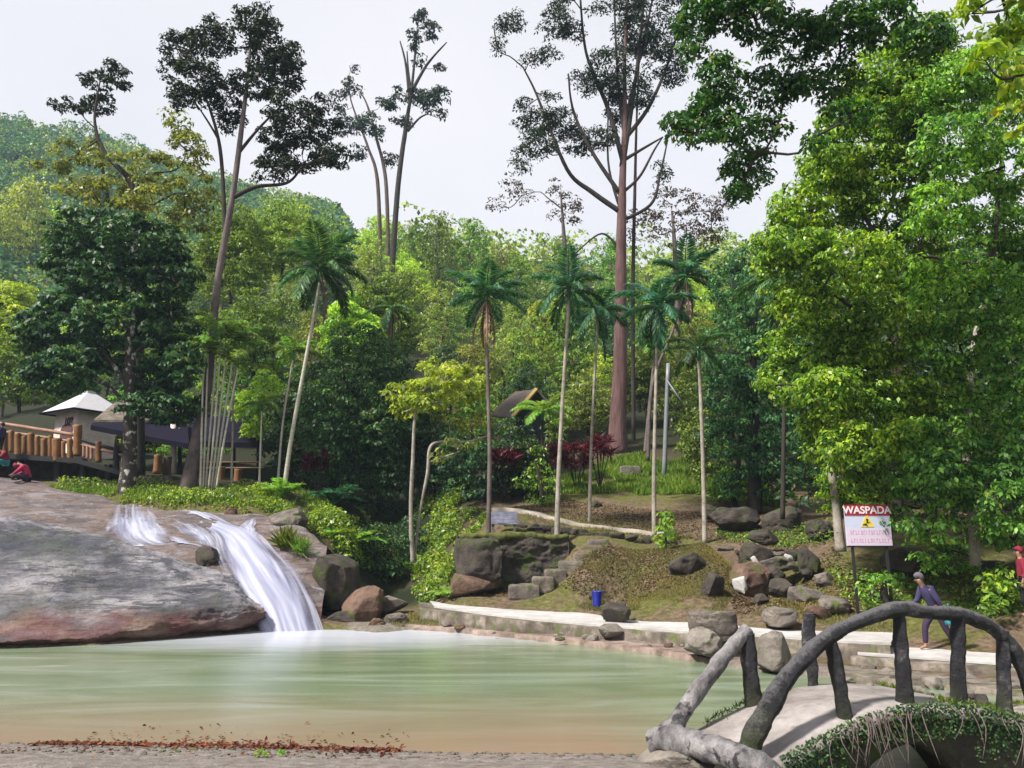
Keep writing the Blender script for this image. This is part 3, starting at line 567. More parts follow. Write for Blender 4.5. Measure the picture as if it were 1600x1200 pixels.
for k, (px, py, w, h, d, lb) in enumerate([(1158, 912, 20, 22, 22.5, 'white broken chunk on the reddish boulder of the rock pile'), (1180, 878, 9, 18, 23.6, 'narrow white upright stone chip in the rock pile'), (1232, 872, 9, 14, 23.6, 'white stone chip beside the dark cap stone')]):
    stone('white_stone', px, py, w, h, d, 'whitestone', lb, 60 + k, None, .3, .5, .8, n=8)
for k, (px, py, w, h, d) in enumerate([(1150, 815, 70, 40, 30), (1225, 812, 60, 44, 29), (1280, 830, 50, 30, 26.5), (1110, 800, 30, 22, 32), (1190, 840, 50, 22, 26.5), (930, 790, 24, 16, 36.5), (1425, 880, 90, 40, 23), (1540, 890, 70, 30, 22), (1588, 905, 60, 60, 20.5)]):
    stone('bank_rock', px, py, w, h, d, 'stone_dark', 'dark stone bedded in the earth bank behind the upper path', 80 + k, None, random.uniform(-.6, .6), 0, .4, group='stones in the earth bank')
rub = []
for k in range(46):
    px = random.uniform(1290, 1640); py = 1052 + (px - 1290) * .09 + random.uniform(-12, 34)
    p = onz(px, py, .06); s = random.choice((.14, .18, .25, .38))
    rub.append(build('shore_stone', rock(p, (s * 1.2, s * .9, s * .7), 100 + k, random.uniform(0, 3), 0, 7, .35, .5), M[random.choice(('stone', 'stone_pale', 'stone_dark', 'stone_pale'))],
        label='loose stone on the far shore seen between the bridge posts', cat='stone', group='loose stones on the far shore behind the bridge'))
for k in range(34):
    px = random.uniform(640, 1120); py = 968 + (px - 640) * .088 + random.uniform(-6, 10)
    s = random.choice((.12, .16, .24, .32)); p = onz(px, py, .16)
    build('shore_stone', rock(p, (s * 1.2, s * .9, s * .6), 160 + k, random.uniform(0, 3), 0, 7, .35, .5), M[random.choice(('stone', 'stone_pale', 'stone_red'))],
        label='loose stone on the sandy ledge under the concrete path', cat='stone', group='loose stones on the ledge under the path')
# ------------------------------------------------------------------ concrete path, kerb and walls
def ribbon(lo, hi, n, z, zb, jit=.0, seed=0):
    """slab between two edge lines surveyed on the plane z, from zb up to z"""
    A = spline([onz(*p[:2], p[2] if len(p) > 2 else z) for p in lo], n); B_ = spline([onz(*p[:2], p[2] if len(p) > 2 else z) for p in hi], n)
    k = 7; t = np.linspace(0, 1, k)[None, :, None]; top = A[:, None] * (1 - t) + B_[:, None] * t
    top[..., 2] += .012 * fbm(top * 1.3, seed, 3)
    if jit: top[:, 0, :2] += jit * fbm(A * 2.2, seed + 1, 4)[:, None]
    bl, bh = top[:, :1].copy(), top[:, -1:].copy(); ml = top[:, :1].copy()
    bl[..., 2] += zb - z; bh[..., 2] += zb - z; ml[..., 2] += (zb - z) / 2
    if jit: ml[..., 1] += jit * fbm(A * 3 + 9, seed + 2, 4)[:, None]; bl[..., 1] += jit * fbm(A * 3 + 19, seed + 3, 4)[:, None]
    V = np.concatenate([bl, ml, top, bh], 1)
    return V.reshape(-1, 3), grid_quads(n, k + 3)[:, ::-1]
g = G(); g.add(*ribbon([(678, 947, 0.60), (780, 961, 0.53), (900, 973, 0.46), (1000, 981, 0.45), (1090, 988, 0.46), (1190, 992, 0.50), (1300, 1000, 0.50), (1392, 1004, 0.50)], [(670, 938, 0.60), (780, 943, 0.53), (850, 945, 0.48), (960, 957, 0.45), (1000, 966, 0.45), (1190, 972, 0.50), (1300, 979, 0.50), (1400, 987, 0.50)], 90, .45, .395))
build('path', g, M['concrete'], kind='structure', smooth=False)
g = G(); g.add(*ribbon([(1340, 1021), (1420, 1026), (1520, 1033), (1640, 1043)], [(1340, 1013), (1420, 1012), (1520, 1018), (1640, 1026)], 50, .30, .26))
build('path', g, M['concrete'], kind='structure', smooth=False)
g = G(); g.add(*ribbon([(655, 952, 0.55), (780, 966, 0.48), (900, 978, 0.41), (1000, 986, 0.40), (1090, 993, 0.41), (1190, 997, 0.45), (1300, 1005, 0.45), (1392, 1010, 0.45)], [(655, 938, 0.55), (780, 943, 0.48), (850, 944, 0.43), (960, 956, 0.40), (1000, 965, 0.40), (1190, 971, 0.45), (1300, 978, 0.45), (1400, 986, 0.45)], 220, .40, -.45, .16, 3))
build('retaining_wall', g, M['concrete_old'], label='low stained wall carrying the white concrete path along the pool', cat='wall')
g = G(); g.add(*ribbon([(1330, 1026), (1420, 1034), (1520, 1041), (1640, 1052)], [(1330, 1014), (1420, 1013), (1520, 1019), (1640, 1027)], 140, .255, -.2, .16, 5))
build('retaining_wall', g, M['concrete_old'], label='low stained wall under the lower concrete walk behind the bridge', cat='wall')
g = G(); g.add(*ribbon([(1310, 1058), (1450, 1066), (1640, 1084)], [(1310, 1045), (1450, 1050), (1640, 1066)], 90, .10, -.3, .22, 6))
build('kerb', g, M['concrete_old'], kind='structure')
g = G(); g.add(*ribbon([(600, 976), (660, 978), (760, 986), (880, 998), (1000, 1012), (1090, 1026), (1120, 1031)], [(600, 966), (660, 967), (760, 973), (880, 985), (1000, 999), (1090, 1012), (1120, 1018)], 160, .13, -.3, .20, 8))
build('kerb', g, solid('ledge_sand', [(.32, (.10, .07, .055)), (.68, (.33, .25, .215))], 2.2, .9, .5, .03), kind='structure')
g = G()                                                             # upper footpath
A = [(778, 797, 34.3), (830, 808, 33.2), (900, 819, 32.3), (970, 828, 31.8), (1045, 836, 31.2)]
P = spline([foot(*q) for q in A], 50); P[:, 2] = gz(P[:, 0], P[:, 1]) + .06
T = unit(np.gradient(P, axis=0)); S = np.stack([-T[:, 1], T[:, 0], T[:, 2] * 0], 1)
V = np.stack([P - S * .5 - np.array([0, 0, .3]), P - S * .5, P - S * .15, P + S * .2, P + S * .55, P + S * .55 - np.array([0, 0, .3])], 1)
g.add(V, grid_quads(50, 6)); build('footpath', g, solid('path_earth', [(.3, (.20, .17, .13)), (.65, (.38, .34, .29))], 2, .9, .4, .03), kind='structure')

def stonewall(name, line, d, h, mat, label, seed, rows=3, sw=.42, dep=.5):
    P = np.array([at(px, py, dd) for (px, py), dd in zip(line, d)]); rs = np.random.default_rng(seed); g = G()
    n = max(2, int(np.linalg.norm(np.diff(P, axis=0), axis=1).sum() / sw)); Q_ = spline(P, n * 2)
    hs = np.interp(np.linspace(0, 1, n), np.linspace(0, 1, len(h)), h)
    for i in range(n):
        for r in range(rows):
            p = Q_[min(2 * n - 1, 2 * i + (r % 2))].copy(); hh = hs[i] / rows
            p[2] -= hh * (r + .5) - rs.normal() * .02; p[1] += rs.normal() * .04
            g.add(*rock(p, (sw * rs.uniform(.95, 1.5), dep, hh * rs.uniform(1.05, 1.35)), int(rs.integers(9999)), rs.normal() * .08, 0, 5, .25, .75))
    return build(name, g, M[mat], label=label, cat='wall')
xs_ = np.linspace(at(716, 838, 29.1)[0], at(888, 838, 29.1)[0], 150); ztop_ = at(800, 837, 29.1)[2]; zbot_ = at(800, 925, 29.1)[2]
rows_ = [(29.0, z) for z in np.linspace(zbot_, ztop_ - .06, 50)] + [(29.08, ztop_)] + [(y_, ztop_ + .03) for y_ in np.linspace(29.2, 31.6, 26)]
V = np.array([[(x, y_ , z) for x in xs_] for y_, z in rows_]); dsp = .30 * fbm(V * np.array([1.1, .3, 1.6]), 61, 5) - .34 * np.abs(fbm(V * np.array([1.6, .4, 2.6]), 62, 5))
fr = (np.arange(len(rows_)) < 51)[:, None]; V[..., 1] += np.where(fr, -dsp * .8, 0); V[..., 2] += np.where(fr, 0, .06 * fbm(V * 2., 5, 3))
wl = build('retaining_wall', (V, grid_quads(len(rows_), 150)), M['stone_dark'], label='dark mossy retaining wall under the bench beside the steps', cat='wall')
for xe, sg in ((xs_[0], -1), (xs_[-1], 1)):
    yy, zz = np.meshgrid(np.linspace(28.85, 31.6, 40), np.linspace(zbot_, ztop_, 30)); E = np.stack([yy * 0 + xe, yy, zz], -1); E[..., 0] += sg * .12 * fbm(E * 1.7, 7, 4); Q = grid_quads(30, 40)
    build('wall_end', (E, Q if sg > 0 else Q[:, ::-1]), M['stone_dark'], wl)
stonewall('stone_wall', [(800, 818), (870, 822), (920, 830), (1000, 838), (1095, 850)], [31.6, 31.0, 30.5, 30, 29.2], [.45, .5, .5, .45, .5], 'stone_dark', 'low dry-stone wall following the upper footpath', 4, 2, .45, .4)
stonewall('stone_wall', [(1095, 850), (1160, 858), (1230, 862), (1300, 866)], [28.6, 26.8, 25.8, 25.2], [.35, .35, .35, .35], 'stone', 'low mossy dry-stone wall above the rock pile', 5, 2, .45, .4)
g = G(); P = np.stack([np.linspace(xs_[0], xs_[-1], 24), np.full(24, 29.04), np.full(24, ztop_ + .02)], 1)
P = spline(P, 90); P[:, 2] += .05 * fbm(P * 2.5, 3, 3) - .05; P[:, 1] += .08 * fbm(P * 1.7, 5, 3); g.add(*tube(P, [.10, .13, .10], 10, 90, .9, 4.)); 
moss = solid('moss', [(.3, (.04, .045, .012)), (.65, (.13, .14, .035))], 4, .95, .8, .04)
build('coping', g, moss, wl)

st = thing('steps', at(820, 920, 26.4), 'mossy concrete steps climbing from the path to the bench terrace', 'steps')
for k, (x0, x1, py, d) in enumerate([(795, 842, 914, 27.2), (833, 866, 902, 27.4), (852, 884, 890, 27.7), (874, 912, 877, 28.0), (897, 936, 866, 28.3), (908, 944, 854, 28.7), (918, 950, 843, 29.1)]):
    a, c = at(x0, py, d), at(x1, py, d); w = c[0] - a[0]
    V, Q = box((a[0] + c[0]) / 2, d + .32, a[2] - .16, w, .8, .34, .05 * (-1) ** k); V, Q = block([(a[0] + c[0]) / 2, d + .35, a[2] - .26], (w * 1.04, .9, .54), .05 * (-1) ** k, .05, 3., k)
    build('step', (V, Q), M['concrete_old'] if k % 3 else M['stone'], st)

# bench
bp = at(787, 829, 30.6); m = mpp(787, 829, 30.6)
bench = thing('bench', (bp[0], bp[1], bp[2]), 'blue-grey slatted concrete bench beside the mauve palm trunk', 'bench')
wd = 42 * m
g = G()
for k in range(3): g.add(*box(bp[0], bp[1] + .25 + .03 * k, bp[2] + .36 + .155 * k, wd, .05, .14))
build('backrest', g, M['benchblue'], bench, smooth=False)
g = G()
for k in range(3): g.add(*box(bp[0] + .05, bp[1] - .22 + .155 * k, bp[2] + .26, wd * 1.05, .14, .05))
build('seat', g, M['benchblue'], bench, smooth=False)
for sx in (-.4, .4): build('leg', box(bp[0] + sx * wd, bp[1], bp[2] + .08, .10, .5, .31), M['stone'], bench, smooth=False)
g = G(); p = at(842, 826, 30.4); g.add(*box(p[0], p[1], p[2] + .05, .55, .35, .06)); g.add(*box(p[0], p[1], p[2] - .13, .3, .25, .3)); build('stone_table', g, M['stone_dark'], label='low dark stone table on the terrace right of the bench', cat='table', smooth=False)

# blue bin
bp = at(933, 942, 25.7); bp[2] = float(gz(bp[:1], bp[1:2])[0]); m = mpp(933, 930, 25.7); r = 8.2 * m; h = 23 * m
bn = thing('bin', bp, 'bright blue plastic bin standing on the grass above the path', 'bin')
prof = [(0, 0), (r * .78, 0), (r * .8, .02), (r * .92, h * .8), (r * 1.0, h * .86), (r * 1.02, h * .93), (r * .96, h * .97), (r * .86, h * .97), (r * .74, .04), (0, .04)]
a = np.linspace(0, 2 * PI, 28, endpoint=True); V = np.array([[(q * math.cos(t), q * math.sin(t), z) for t in a] for q, z in prof]) + bp
build('body', (V, grid_quads(len(prof), 28)), M['blueplastic'], bn)
g = G(); g.add(*tube([bp + [r * math.cos(t), r * math.sin(t), h * .96] for t in np.linspace(0, 2 * PI, 25)], [.018], 6, closed=False)); build('rim', g, M['blueplastic'], bn)
for s in (-1, 1):
    build('handle', tube([bp + [s * r * .95, -.08, h * .78], bp + [s * r * 1.22, -.04, h * .80], bp + [s * r * 1.22, .04, h * .80], bp + [s * r * .95, .08, h * .78]], [.016], 6, 12), M['blueplastic'], bn)

# ------------------------------------------------------------------ warning sign
sd_ = 20.6; sp = at(1356, 952, sd_); sp[2] = float(gz(sp[:1], sp[1:2])[0]); m = mpp(1356, 820, sd_)
sg = thing('warning_sign', sp, 'warning board with red header and yellow triangle on two dark posts', 'sign')
cx, cz0, cz1 = at(1356, 820, sd_)[0], at(1356, 853, sd_)[2], at(1356, 789, sd_)[2]; bw = 71 * m; bh = cz1 - cz0
for px in (1333, 1386):
    q = at(px, 853, sd_)[0]; zb = float(gz(np.array([q]), np.array([sd_ + .05]))[0]) - .3
    build('post', box(q, sd_ + .05, (zb + cz1 - .1) / 2, .06, .06, cz1 - .1 - zb), M['iron'], sg, smooth=False)
build('board', box(cx, sd_, (cz0 + cz1) / 2, bw, .03, bh), M['signface'], sg, smooth=False)
build('backing', box(cx + .02, sd_ + .03, (cz0 + cz1) / 2 - .02, bw + .03, .02, bh + .03), M['iron'], sg, smooth=False)
build('header', box(cx, sd_ - .02, cz1 - bh * .13, bw, .012, bh * .26), M['red'], sg, smooth=False)
build('lower_panel', box(cx, sd_ - .018, cz0 + bh * .21, bw - .02, .008, bh * .40), M['signfade'], sg, smooth=False)
def text(body, size, loc, mat, parent, name='lettering', rot=(R(90), 0, 0), ext=.004, sx=1.):
    cu = bpy.data.curves.new('t', 'FONT'); cu.body = body; cu.size = size; cu.align_x = 'CENTER'; cu.align_y = 'CENTER'; cu.extrude = ext; cu.offset = .012 * size * 2
    o = bpy.data.objects.new('t', cu); C.objects.link(o); dg = bpy.context.evaluated_depsgraph_get(); dg.update()
    me = bpy.data.meshes.new_from_object(o.evaluated_get(dg)); bpy.data.objects.remove(o); bpy.data.curves.remove(cu)
    t = bpy.data.objects.new(name, me); C.objects.link(t); me.materials.clear(); me.materials.append(mat)
    off = np.zeros(3); p = parent
    while p is not None: off += np.array(p.location); p = p.parent
    t.parent = parent; t.location = np.array(loc) - off; t.rotation_euler = rot; t.scale = (sx, 1, 1)
    return t
text('WASPADA', bh * .25, (cx, sd_ - .030, cz1 - bh * .135), M['white'], sg, sx=1.0)
tz = cz0 + bh * .46; th = bh * .30; tw = bw * .29
def tri(cx, y, z, w, h, t):
    V = [(cx - w / 2, y, z), (cx + w / 2, y, z), (cx + .012, y, z + h), (cx - .012, y, z + h)]; V += [(a, y - t, c) for a, _, c in V]
    return np.array(V), [[0, 1, 2, 3], [7, 6, 5, 4], [0, 4, 5, 1], [1, 5, 6, 2], [2, 6, 7, 3], [3, 7, 4, 0]]
tr = build('warning_triangle', tri(cx - .02, sd_ - .016, tz, tw, th, .008), M['yellow'], sg, smooth=False)
g = G(); V, Q = cubesphere(5); g.add(V * np.array([.032, .006, .032]) + [cx - .02, sd_ - .027, tz + th * .58], Q)
g.add(*tube([(cx - .02, sd_ - .027, tz + th * .50), (cx - .03, sd_ - .027, tz + th * .33)], [.022, .016], 6)); g.add(*tube([(cx + .01, sd_ - .027, tz + th * .42), (cx + .045, sd_ - .027, tz + th * .34)], [.010], 6))
g.add(*tube([(cx - .15, sd_ - .027, tz + .05), (cx - .09, sd_ - .027, tz + .075), (cx - .05, sd_ - .027, tz + .06)], [.008, .02, .03], 6))
build('pictogram', g, M['black'], tr)
g = G()                                                             # two lines of worn-away letters
for r, (n, zz) in enumerate(((15, .33), (14, .13))):
    for k in range(n):
        x = cx + (k - (n - 1) / 2) * bw * .86 / n; z = cz0 + bh * zz; hh = bh * .10
        g.add(*box(x, sd_ - .025, z, .012, .004, hh, 0)); 
        if (k * 7 + r) % 3: g.add(*box(x + .018, sd_ - .026, z + (hh / 2 - .008) * (1 if k % 2 else -1), .026, .004, .013))
        if (k * 5 + r) % 4 == 0: g.add(*box(x + .03, sd_ - .025, z, .011, .004, hh * .9))
build('worn_lettering', g, M['signpink'], sg, smooth=False)

# ------------------------------------------------------------------ footbridge of concrete logs
U = unit(np.array([.945, .327, 0])); PN = np.array([-U[1], U[0], 0])
O1 = onz(1168, 1190, .42); O2 = onz(1040, 1150, .42)
def lin(px, py, O):
    X, Y, Z = ray(px, py); k = X / Y; s = (k * O[1] - O[0]) / (U[0] - k * U[1]); p = O + U * s; p[2] = EYE + Z / Y * p[1]; return p, s
def on1(px, py): return lin(px, py, O1)[0]
def on2(px, py): return lin(px, py, O2)[0]
bw_ = float(np.dot(O2 - O1, PN)); print('bridge width', bw_)
deck = sorted([(lin(px, py, O1)[1], lin(px, py, O1)[0][2]) for px, py in ((1320, 1113), (1412, 1092), (1496, 1095), (1570, 1116))])
ds = np.array([-.12, .0] + [q[0] for q in deck] + [deck[-1][0] + 1., deck[-1][0] + 2.2]); dz = np.array([.36, .40] + [q[1] for q in deck] + [deck[-1][1] - .25, .42])
print('deck', ds, dz)
def dtop(s): return np.interp(s, np.linspace(ds[0], ds[-1], 60), np.convolve(np.pad(np.interp(np.linspace(ds[0], ds[-1], 60), ds, dz), 4, 'edge'), np.ones(9) / 9, 'valid'))
sA, sB = lin(1322, 1200, O1)[1], lin(1490, 1200, O1)[1]; sc_, ha = (sA + sB) / 2, (sB - sA) / 2 + .12
za = lin(1400, 1158, O1)[0][2]
S_ = np.linspace(ds[0], ds[-1], 150); T_ = np.linspace(-.16, bw_ + .16, 14)
zt = dtop(S_)[:, None] + 0 * T_[None]; zt = zt + .03 * fbm(np.stack([S_[:, None] + 0 * T_, T_ + 0 * S_[:, None], zt], -1) * 1.6, 4, 4) - .06 * (np.abs((T_ - bw_ / 2) / (bw_ / 2 + .16)) ** 6)[None]
q = np.clip(1 - ((S_ - sc_) / ha) ** 2, 0, 1); zb = np.where(q > 0, -.6 + (za + .6) * np.sqrt(q), -.6); zb = np.minimum(zb, dtop(S_) - .22)
def br(s, t, z): return np.stack([O1[0] + U[0] * s + PN[0] * t, O1[1] + U[1] * s + PN[1] * t, z], -1)
bridge = thing('footbridge', br(np.array(1.5), np.array(bw_ / 2), np.array(-.6)), 'small arched footbridge of mossy concrete logs over the outlet stream', 'bridge')
SS, TT = np.meshgrid(S_, T_, indexing='ij')
top = br(SS, TT, zt); mid0 = br(S_, S_ * 0 + T_[0] - .02, zt[:, 0] - .09)[:, None]; mid1 = br(S_, S_ * 0 + T_[-1] + .02, zt[:, -1] - .09)[:, None]
deckmat = solid('bridge_deck', [(.3, (.15, .13, .12)), (.65, (.33, .30, .29))], 1.7, .85, .6, .03, spot=.64, spotc=(.14, .12, .09, 1), spots=2.)
build('deck', (np.concatenate([mid0, top, mid1], 1), grid_quads(150, 16)[:, ::-1]), deckmat, bridge)
lay = []
for t, f in ((T_[0] + .03, 0), (T_[0] + .02, .33), (T_[0] + .03, .66), (T_[0] + .05, 1.), (T_[0] + .25, 1.), (T_[0] + .45, 1.), (T_[0] + .5, .5), (T_[0] + .5, 0)):
    z = (zt[:, 0] - .085) * (1 - f) + zb * f; p = br(S_, S_ * 0 + t, z); p = p + PN * (.10 * fbm(p * 2.3, 5, 4))[:, None]; lay.append(p)
build('arch', (np.stack(lay, 1), grid_quads(150, 8)[:, ::-1]), M['stone_dark'], bridge)
def log(name, pts, rad, seed, n=16, seg=60, bump=.30, parent=bridge, mat='conclog'):
    return build(name, tube(pts, [r * .80 for r in rad], 26, seg * 3, bump * .95, 6.5, seed), M[mat], parent)
rl = [(1158, 1192), (1195, 1118), (1238, 1048), (1285, 1002), (1335, 974), (1402, 952), (1450, 957), (1500, 961), (1545, 978), (1580, 1010), (1603, 1060), (1615, 1120)]
log('handrail', [on1(*p) for p in rl], [.15, .135, .115, .10, .095, .11, .092, .11, .10, .11, .10, .10], 1, 18, 120)
log('handrail', [on2(1046, 1145), on2(1075, 1102), on2(1120, 1040), on2(1168, 982)], [.16, .125, .115, .10], 2, 18, 60, mat='palelog')
for k, (b_, t_) in enumerate((((1322, 1118), (1298, 1004)), ((1414, 1098), (1404, 958)), ((1497, 1100), (1497, 964)), ((1570, 1122), (1566, 985)))):
    log('post', [on1(*b_) - [0, 0, .1], on1((b_[0] + t_[0]) / 2, (b_[1] + t_[1]) / 2), on1(*t_)], [.13, .095, .10, .09], 10 + k)
log('post', [on2(1178, 1102) - [0, 0, .1], on2(1172, 1040), on2(1166, 990)], [.135, .12, .11], 20)
log('post', [on2(1270, 1064) - [0, 0, .1], on2(1266, 1010), on2(1263, 958)], [.09, .09, .115, .095], 21, bump=.35)
log('log_kerb', [on2(1025, 1160), on2(1040, 1150) + [0, -.2, 0], (O1 + O2) / 2 + [-.05, -.15, .06], O1 + [-.02, -.05, .02], O1 + [.2, -.25, -.1]], [.19, .2, .18, .2, .16], 22, 18, 60, mat='palelog')
stone('boulder', 1062, 1180, 110, 40, 9.4, 'stone_pale', 'pale worn rock ledge at the near foot of the footbridge', 300, 1.0, .4, .1, .6, n=20)

# ------------------------------------------------------------------ timber walkway and its log fence on the left
wk = thing('walkway', at(60, 748, 39.5), 'raised walkway with a fence of orange log posts at the left edge', 'walkway')
d0 = 39.5
tl = [(-120, 646), (0, 662), (60, 671), (118, 680)]
def L3(px, py, d=d0): return at(px, py, d)
log_ = lambda n, p, r, mt: build(n, tube(p, r, 9, 14, .12, 3, len(n)), M[mt], wk)
log_('handrail', [L3(*p) for p in tl], [.10, .10], 'log_pink')
log_('handrail', [L3(118, 684), L3(150, 694), L3(195, 706)], [.09], 'deep')
log_('mid_rail', [L3(-120, 660), L3(0, 674), L3(60, 682), L3(118, 691)], [.075], 'log_pink')
log_('mid_rail', [L3(118, 692), L3(150, 701), L3(195, 712)], [.075], 'log_pink')
for k in range(22):
    px = -105 + k * 10.2; yy = 674 + px * .14; w_ = 4.4 if k % 2 else 3.4
    if px > 112: break
    m = mpp(px, 690, d0); r = (7.0 if k == 19 else w_) * m
    log_('log_baluster', [L3(px, yy + 30 + (k % 2) * 5, d0 - .1), L3(px, yy - 4 + (k % 3) * 3, d0 - .1)], [r, r * .95], 'log_orange')
m = mpp(120, 690, d0)
log_('gate_post', [L3(121, 712), L3(122, 664)], [6.2 * m], 'log_orange')
log_('gate_post', [L3(154, 722), L3(154, 690)], [4.5 * m], 'log_orange'); log_('gate_post', [L3(182, 735), L3(182, 698)], [4.5 * m], 'deep')
for k in range(3): log_('log_baluster', [L3(131 + k * 6, 714 + k * 2), L3(131 + k * 6, 694 + k * 2)], [2.5 * m], 'log_pink')
g = G(); V = np.array([[L3(px, py, d) for d in (d0 - .3, d0 + 1.8)] for px, py in ((-120, 704), (0, 708), (120, 716), (200, 738))]); g.add(V, grid_quads(4, 2)[:, ::-1]); V2 = V - [0, 0, .25]; g.add(V2, grid_quads(4, 2)); g.add(np.stack([V[:, 0], V2[:, 0]], 1), grid_quads(4, 2)); g.add(np.stack([V[:, 1], V2[:, 1]], 1), grid_quads(4, 2)[:, ::-1])
build('deck_slab', g, M['deep'], wk, smooth=False)
for px in (-90, -30, 30, 90, 130, 170): log_('pile', [L3(px, 760, d0 + .3), L3(px, 712 + max(0, px - 100) * .2, d0 + .3)], [.2], 'deep')
g = G(); V = np.array([[L3(px, py, d0 + 1.6) for py in (765, 708 + max(0, px - 110) * .3)] for px in (-120, 0, 110, 195)]); g.add(V, grid_quads(4, 2)); V2 = V + [0, .25, 0]; g.add(V2, grid_quads(4, 2)[:, ::-1]); g.add(np.stack([V[:, 1], V2[:, 1]], 1), grid_quads(4, 2))
build('shade_skirt', g, M['stone_dark'], wk, smooth=False)  # dark skirt wall put in as the shade below the deck

# ------------------------------------------------------------------ hut
hd = 52.; hb = at(112, 722, hd); m = mpp(112, 670, hd)
hut = thing('hut', hb, 'small cream hut with pale hipped roof and arched openings behind the log fence', 'hut')
ang = R(-32); s_ = 2.75; ztop = at(112, 643, hd)[2]
def hutbox(u, v, z, su, sv, sz): 
    c = rotz(np.array([[u, v, 0.]]), ang)[0]; return box(hb[0] + c[0], hb[1] + c[1] + 1.2, z, su, sv, sz, ang)
build('wall', hutbox(0, 0, (hb[2] - .5 + ztop) / 2, s_, s_, ztop - hb[2] + .5), M['plaster'], hut, smooth=False)
def hutpt(u, v, z): c = rotz(np.array([[u, v, 0.]]), ang)[0]; return np.array([hb[0] + c[0], hb[1] + c[1] + 1.2, z])
def arch(u0, w, z0, h, side):
    a = np.linspace(0, PI, 13); x = np.cos(a) * w / 2; z = z0 + np.sin(a) * h; pts = [(u0 + i, k) for i, k in zip(x, z)]
    r1 = [hutpt(i, -s_ / 2 - .03, k) if side == 0 else hutpt(-s_ / 2 - .03, i, k) for i, k in pts]
    r0 = [hutpt(i, -s_ / 2 - .03, z0 - .9) if side == 0 else hutpt(-s_ / 2 - .03, i, z0 - .9) for i, k in pts]
    r2 = [hutpt(i, -s_ / 2 + .2, k) if side == 0 else hutpt(-s_ / 2 + .2, i, k) for i, k in pts]
    return np.stack([r0, r1, r2]), grid_quads(3, 13)
dark = plain('opening', (.06, .025, .025), .9)
za_ = at(112, 672, hd)[2]
build('archway', arch(.25, 1.5, za_, .42, 0), dark, hut); build('archway', arch(0, 1.1, za_, .5, 1), dark, hut)
build('window', hutbox(-s_ / 2 - .01, 0, ztop - .45, .06, 1.0, .55), dark, hut, smooth=False)
ez = at(112, 641, hd)[2]; ap = at(115, 609, hd)[2]; e = s_ / 2 + .72
V = np.array([hutpt(u * e, v * e, ez - .12) for u, v in ((-1, -1), (1, -1), (1, 1), (-1, 1))] + [hutpt(u * .25, v * .25, ap) for u, v in ((-1, -1), (1, -1), (1, 1), (-1, 1))])
rf = build('roof', (V, [[0, 1, 5, 4], [1, 2, 6, 5], [2, 3, 7, 6], [3, 0, 4, 7], [4, 5, 6, 7], [3, 2, 1, 0]]), M['tile_white'], hut, smooth=False)
build('finial', hutbox(0, 0, ap + .02, .6, .6, .12), M['tile_white'], rf, smooth=False)
g = G()
for k in range(4):
    a, c = V[k], V[(k + 1) % 4]; g.add(*tube([a + [0, 0, -.02], c + [0, 0, -.02]], [.07], 4))
build('eave', g, M['darkpaint'], rf, smooth=False)
tp = hutpt(.42, -s_ / 2 - .05, ztop - .72); text('108', .72, tp, plain('numeral', (.10, .03, .03), .7), hut, 'number', (R(90), 0, ang), .01)

# ------------------------------------------------------------------ open pavilion
pd = 47.; pv = thing('pavilion', at(285, 748, pd), 'dark open pavilion with a pale upper roof behind the white cane stems', 'pavilion')
def roofq(pts, th=.15):
    A_ = np.array([at(*p) for p in pts]); B_ = A_ - [0, 0, th]
    return np.concatenate([A_, B_]), [[0, 1, 2, 3], [7, 6, 5, 4], [0, 4, 5, 1], [1, 5, 6, 2], [2, 6, 7, 3], [3, 7, 4, 0]]
build('roof', roofq([(146, 656, 46), (285, 656, 46.5), (270, 628, 50), (180, 628, 50)]), M['concrete_old'], pv, smooth=False)
build('roof', roofq([(142, 664, 45.4), (296, 694, 45), (292, 658, 47.2), (150, 655, 47)], .3), M['darkpaint'], pv, smooth=False)
build('roof', roofq([(286, 690, 45.6), (416, 692, 45.6), (380, 652, 49), (300, 648, 49)], .3), M['darkpaint'], pv, smooth=False)
m = mpp(300, 720, 46.4)
for px, mt, py in ((271, 'plaster', 655), (281, 'deep', 668), (404, 'darkpaint', 690), (365, 'darkpaint', 690), (330, 'deep', 690)):
    build('post', tube([at(px, 756, 46.4), at(px, py, 46.4)], [4.2 * m if mt == 'plaster' else 3.0 * m], 10, 4), M[mt], pv)
g = G()
for y_ in (722, 731): g.add(*tube([at(300, y_, 46), at(412, y_, 46)], [.05], 6))
build('railing', g, M['log_pink'], pv)
build('floor_slab', roofq([(225, 758, 45), (440, 758, 45), (440, 748, 51), (225, 748, 51)], .4), M['stone'], pv, smooth=False)
for k, (px, py, d, lb) in enumerate([(247, 720, 43, 'orange log stool left of the leaning tree trunk'), (262, 722, 43.4, 'brown log stool between orange stool and pale post'), (345, 738, 45.5, 'orange log stool under the pavilion between the white canes'), (372, 742, 45.5, 'dark red log stool under the pavilion right of the canes')]):
    m = mpp(px, py, d); g = G(); c = at(px, py, d); V, Q = tube([c - [0, 0, 9 * m + .4], c, c + [0, 0, 9 * m]], [6.4 * m, 6 * m, 6.4 * m], 12, 8, .08, 3, k); g.add(V, Q)
    build('log_stool', g, M['log_orange' if k != 1 else 'bark'], label=lb, cat='stool')

